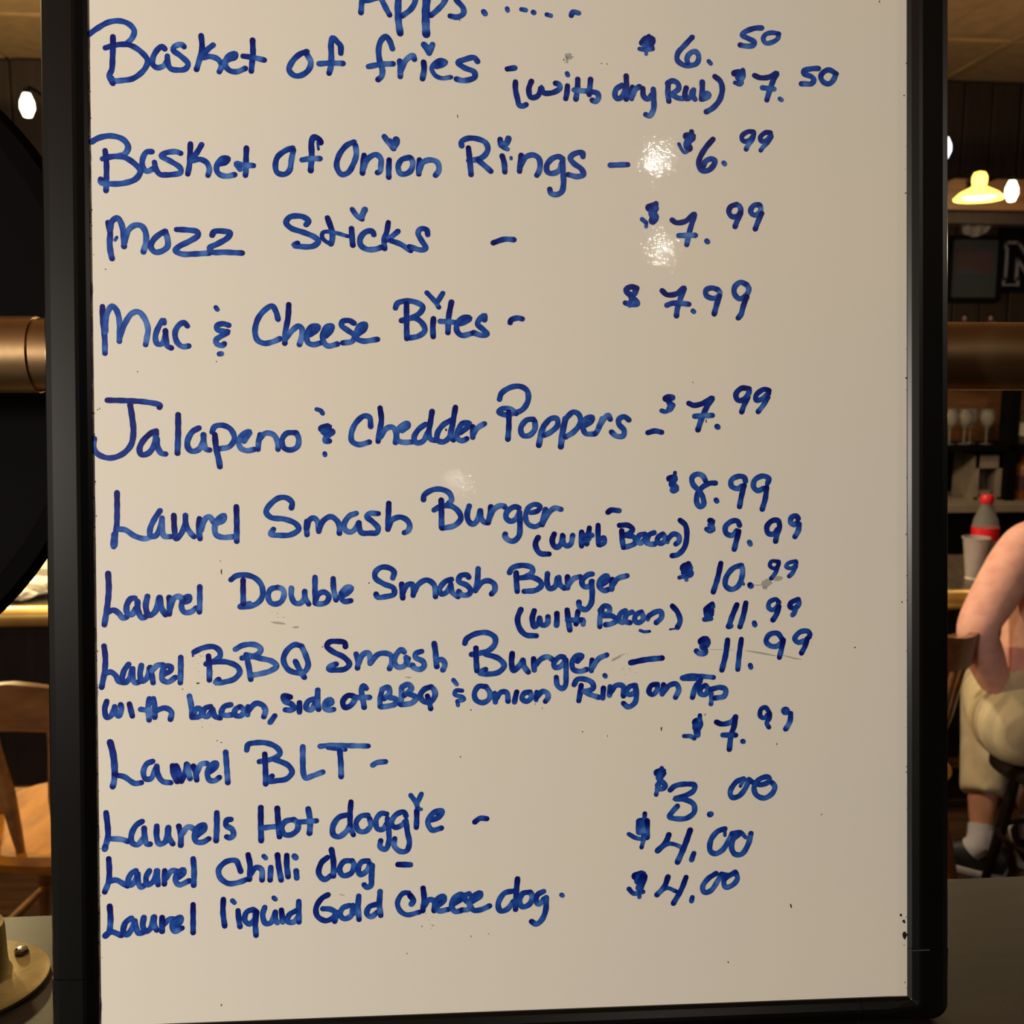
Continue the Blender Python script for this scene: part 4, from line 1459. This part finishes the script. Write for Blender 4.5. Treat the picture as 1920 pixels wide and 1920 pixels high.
# ------------------------------------------------------------------ the person on the right-hand chair
def skin(name, nodes, edges, m, parent, sub=2, root=0, sm=True):
    me = bpy.data.meshes.new(name); me.from_pydata([n_[0] for n_ in nodes], edges, []); me.materials.append(m)
    o = bpy.data.objects.new(name, me); COL.objects.link(o); o.parent = parent
    md = o.modifiers.new('skin', 'SKIN'); md.use_smooth_shade = True; md.branch_smoothing = .6
    sv = me.skin_vertices[0].data
    for i, n_ in enumerate(nodes):
        r = n_[1]; sv[i].radius = (r, r) if not isinstance(r, tuple) else r; sv[i].use_root = (i == root)
    ss = o.modifiers.new('sub', 'SUBSURF'); ss.levels = sub; ss.render_levels = sub
    return o
X0, Y0 = pc2.x, pc2.y + .06
per = empty('person', (X0, Y0, 0), 0, 'seated person seen from behind in a pink knit top, cream cropped trousers and white socks', 'person')
def L(px, py, y): p = at(px, py, y); return (p.x - X0, y - Y0, p.z)
hipz = .55
hip = (0, -.02, hipz); belly = (.005, .02, .68); chest = (.03, .07, .90); ushl = (.05, .09, 1.03); neck = (.075, .10, 1.13); head0 = (.09, .11, 1.20); HX = .10
shl = L(1928, 1008, Y0 + .07); el = L(1828, 1180, Y0 - .06); wr = L(1872, 1300, Y0 + .03)
shr = (.23, .07, shl[2]); elr = (.32, .28, .86); wrr = (.20, .50, .84)
knl = L(1850, 1330, Y0 + .40); knl = (knl[0], .40, .50); anl = L(1845, 1598, Y0 + .18); anl = (anl[0], .20, .10); 
knr = (.13, .42, .50); anr = (.15, .26, .10)
mid_ = lambda a, b, t: tuple(a[i] + (b[i] - a[i]) * t for i in range(3))
body = skin('body', [(hip, .095), (belly, .115), (chest, .13), (ushl, .085), (neck, .05), (head0, .048),
    (shl, .052), (mid_(shl, el, .5), .044), (el, .036), (mid_(el, wr, .4), .036), (wr, .024),
    (shr, .052), (mid_(shr, elr, .5), .044), (elr, .036), (mid_(elr, wrr, .4), .036), (wrr, .024),
    ((-.09, .13, hipz - .03), .055), (mid_((-.10, .12, hipz - .03), knl, .55), .055), (knl, .052), (mid_(knl, anl, .35), .058), (mid_(knl, anl, .75), .047), (anl, .030),
    ((.09, .13, hipz - .03), .055), (mid_((.10, .12, hipz - .03), knr, .55), .068), (knr, .055), (mid_(knr, anr, .35), .052), (mid_(knr, anr, .75), .038), (anr, .030)],
    [(0, 1), (1, 2), (2, 3), (3, 4), (4, 5), (3, 6), (6, 7), (7, 8), (8, 9), (9, 10), (3, 11), (11, 12), (12, 13), (13, 14), (14, 15), (0, 16), (16, 17), (17, 18), (18, 19), (19, 20), (20, 21), (0, 22), (22, 23), (23, 24), (24, 25), (25, 26), (26, 27)], M_skin, per)
skin('knit_top', [((-.01, -.02, .525), .178), ((0, .0, .60), .160), (belly, .138), (chest, .150), ((.05, .09, 1.02), .105), ((.065, .10, 1.075), .066),
    (shl, .070), (mid_(shl, el, .5), .066), (el, .056), (mid_(el, wr, .45), .052), (mid_(el, wr, .92), .040),
    (shr, .070), (mid_(shr, elr, .5), .066), (elr, .056), (mid_(elr, wrr, .45), .052), (mid_(elr, wrr, .92), .040)],
    [(0, 1), (1, 2), (2, 3), (3, 4), (4, 5), (4, 6), (6, 7), (7, 8), (8, 9), (9, 10), (4, 11), (11, 12), (12, 13), (13, 14), (14, 15)], M_pink, per)
hl, hr = (-.12, .0, hipz - .01), (.12, .0, hipz - .01)
bm = bmesh.new()                              # closed volumes fused into one surface
for c_, r_, sc_ in (((0, -.01, .60), .15, (1.05, .92, .95)), ((-.075, .0, .535), .125, (1, 1.05, .92)), ((.075, .0, .535), .125, (1, 1.05, .92))):
    bmesh.ops.create_icosphere(bm, subdivisions=4, radius=1, matrix=Matrix.Translation(c_) @ Matrix.Diagonal((r_ * sc_[0], r_ * sc_[1], r_ * sc_[2], 1)))
for hx, kn_, an_ in ((-.085, knl, anl), (.085, knr, anr)):
    hp = (hx, .03, .53)
    tube([hp, mid_(hp, kn_, .5), mid_(hp, kn_, .88)], [.108, .096, .082], 28, bm)
    bmesh.ops.create_icosphere(bm, subdivisions=4, radius=.082, matrix=Matrix.Translation(kn_))
    tube([kn_, mid_(kn_, an_, .35), mid_(kn_, an_, .71)], [.080, .072, .066], 28, bm)
tr_ = link('trousers', bm, M_cream, per, True)
md = tr_.modifiers.new('fuse', 'REMESH'); md.mode = 'VOXEL'; md.voxel_size = .010; md.use_smooth_shade = True
md = tr_.modifiers.new('soften', 'SMOOTH'); md.factor = .6; md.iterations = 8
for kn, an, s_ in ((knl, anl, -1), (knr, anr, 1)):
    a = Vector(an); t = (Vector(kn) - a).normalized()
    link('sock', tube([a + t * .045, a + t * .02, a - t * .01, a - t * .03 + Vector((s_ * .01, .02, -.005))], [.038, .038, .042, .040], 20), M_sock, per, True)
    # shoe: sole plus upper, toes turned out
    ang = math.radians(48 if s_ < 0 else -25); bm = bmesh.new(); rg = []
    prof = [(-.07, .028, .055), (-.05, .036, .07), (0, .040, .085), (.05, .040, .070), (.10, .045, .050), (.15, .045, .042), (.185, .034, .032), (.20, .012, .022)]
    for d, hw, ht in prof: rg.append([bm.verts.new((hw * math.cos(th), d, .022 + max(0, math.sin(th)) * ht)) for th in [math.pi * i / 10 for i in range(11)]])
    for A, C in zip(rg, rg[1:]):
        for i in range(10): bm.faces.new((A[i], A[i + 1], C[i + 1], C[i]))
        bm.faces.new((A[10], A[0], C[0], C[10]))
    bm.faces.new(rg[0][::-1]); bm.faces.new(rg[-1]); bmesh.ops.rotate(bm, cent=(0, 0, 0), matrix=Matrix.Rotation(ang, 3, 'Z'), verts=bm.verts)
    bmesh.ops.translate(bm, vec=(an[0], an[1], .0), verts=bm.verts); sh_ = link('shoe', bm, M_shoe, per, True)
    bm = bmesh.new(); box(bm, (0, .065, .012), (.092, .275, .024), .010); box(bm, (0, .165, .036), (.085, .05, .022), .010); bmesh.ops.rotate(bm, cent=(0, 0, 0), matrix=Matrix.Rotation(ang, 3, 'Z'), verts=bm.verts)
    bmesh.ops.translate(bm, vec=(an[0], an[1], .0), verts=bm.verts); link('shoe_sole', bm, M_sock, sh_, True)
# head with face (looking towards the counter), hair
bm = bmesh.new(); bmesh.ops.create_uvsphere(bm, u_segments=32, v_segments=24, radius=1)
for v in bm.verts:
    x, y, z = v.co; f = 1 - .22 * max(0, -z) ** 1.2
    v.co = Vector((x * .076 * f, y * .096 * (1 - .1 * max(0, -z)) + (.012 if z < -.3 and y > 0 else 0), z * .118))
    if y > .75: v.co.y += .014 * math.exp(-((x / .16) ** 2 + ((z + .1) / .18) ** 2)) + .006 * math.exp(-((x / .3) ** 2 + ((z + .48) / .08) ** 2)) - .008 * (math.exp(-(((x - .36) / .18) ** 2 + ((z - .06) / .12) ** 2)) + math.exp(-(((x + .36) / .18) ** 2 + ((z - .06) / .12) ** 2)))
bmesh.ops.translate(bm, vec=(HX, .125, 1.285), verts=bm.verts); link('head', bm, M_skin, per, True)
for s_ in (-1, 1):
    bm = bmesh.new(); bmesh.ops.create_uvsphere(bm, u_segments=12, v_segments=8, radius=1)
    for v in bm.verts: v.co = Vector((v.co.x * .008 + s_ * .075 + HX, v.co.y * .018 + .118, v.co.z * .03 + 1.28))
    link('ear', bm, M_skin, per, True)
    bm = bmesh.new(); bmesh.ops.create_uvsphere(bm, u_segments=12, v_segments=8, radius=.010, matrix=Matrix.Translation((s_ * .029 + HX, .207, 1.292))); link('eye', bm, M_sock, per, True)
bm = bmesh.new(); bmesh.ops.create_uvsphere(bm, u_segments=32, v_segments=24, radius=1)
for v in bm.verts:
    x, y, z = v.co; st = 1 + .03 * math.sin(math.atan2(y, x) * 26)
    v.co = Vector((x * .090 * st, y * .108 * st * (1 if y < .2 else .92) - .012, z * (.128 if z > 0 else .20)))
    if y > .45 and z < .45: v.co.y = min(v.co.y, .05)
bmesh.ops.translate(bm, vec=(HX, .125, 1.30), verts=bm.verts); link('hair', bm, M_hair, per, True)
# hands: palm, four fingers, thumb
def hand(w_, dirv, side, up):
    w_, d = Vector(w_), Vector(dirv).normalized(); s_ = d.cross(Vector(up)).normalized() * side; u = s_.cross(d).normalized() * side
    N, E = [(w_ - d * .01, .022), (w_ + d * .035, (.030)), (w_ + d * .07, .028)], [(0, 1), (1, 2)]
    for i, ln in enumerate((.062, .072, .068, .052)):
        b0 = w_ + d * .078 + s_ * (.030 - .020 * i); k = len(N)
        N += [(b0, .010), (b0 + d * ln * .45 - u * .006, .0085), (b0 + d * ln * .78 - u * .020, .0078), (b0 + d * ln * .92 - u * .034, .0070)]; E += [(2, k), (k, k + 1), (k + 1, k + 2), (k + 2, k + 3)]
    k = len(N); N += [(w_ + d * .025 + s_ * .030, .012), (w_ + d * .052 + s_ * .050 - u * .008, .0105), (w_ + d * .078 + s_ * .052 - u * .02, .0085)]; E += [(1, k), (k, k + 1), (k + 1, k + 2)]
    skin('hand', [(tuple(p), r) for p, r in N], E, M_skin, per, 1)
hand(wr, (Vector(wr) - Vector(el)) + Vector((.05, .06, -.02)), 1, (0, 1, 0.3))
hand(wrr, (-.3, .8, -.12), -1, (0, 0, 1))
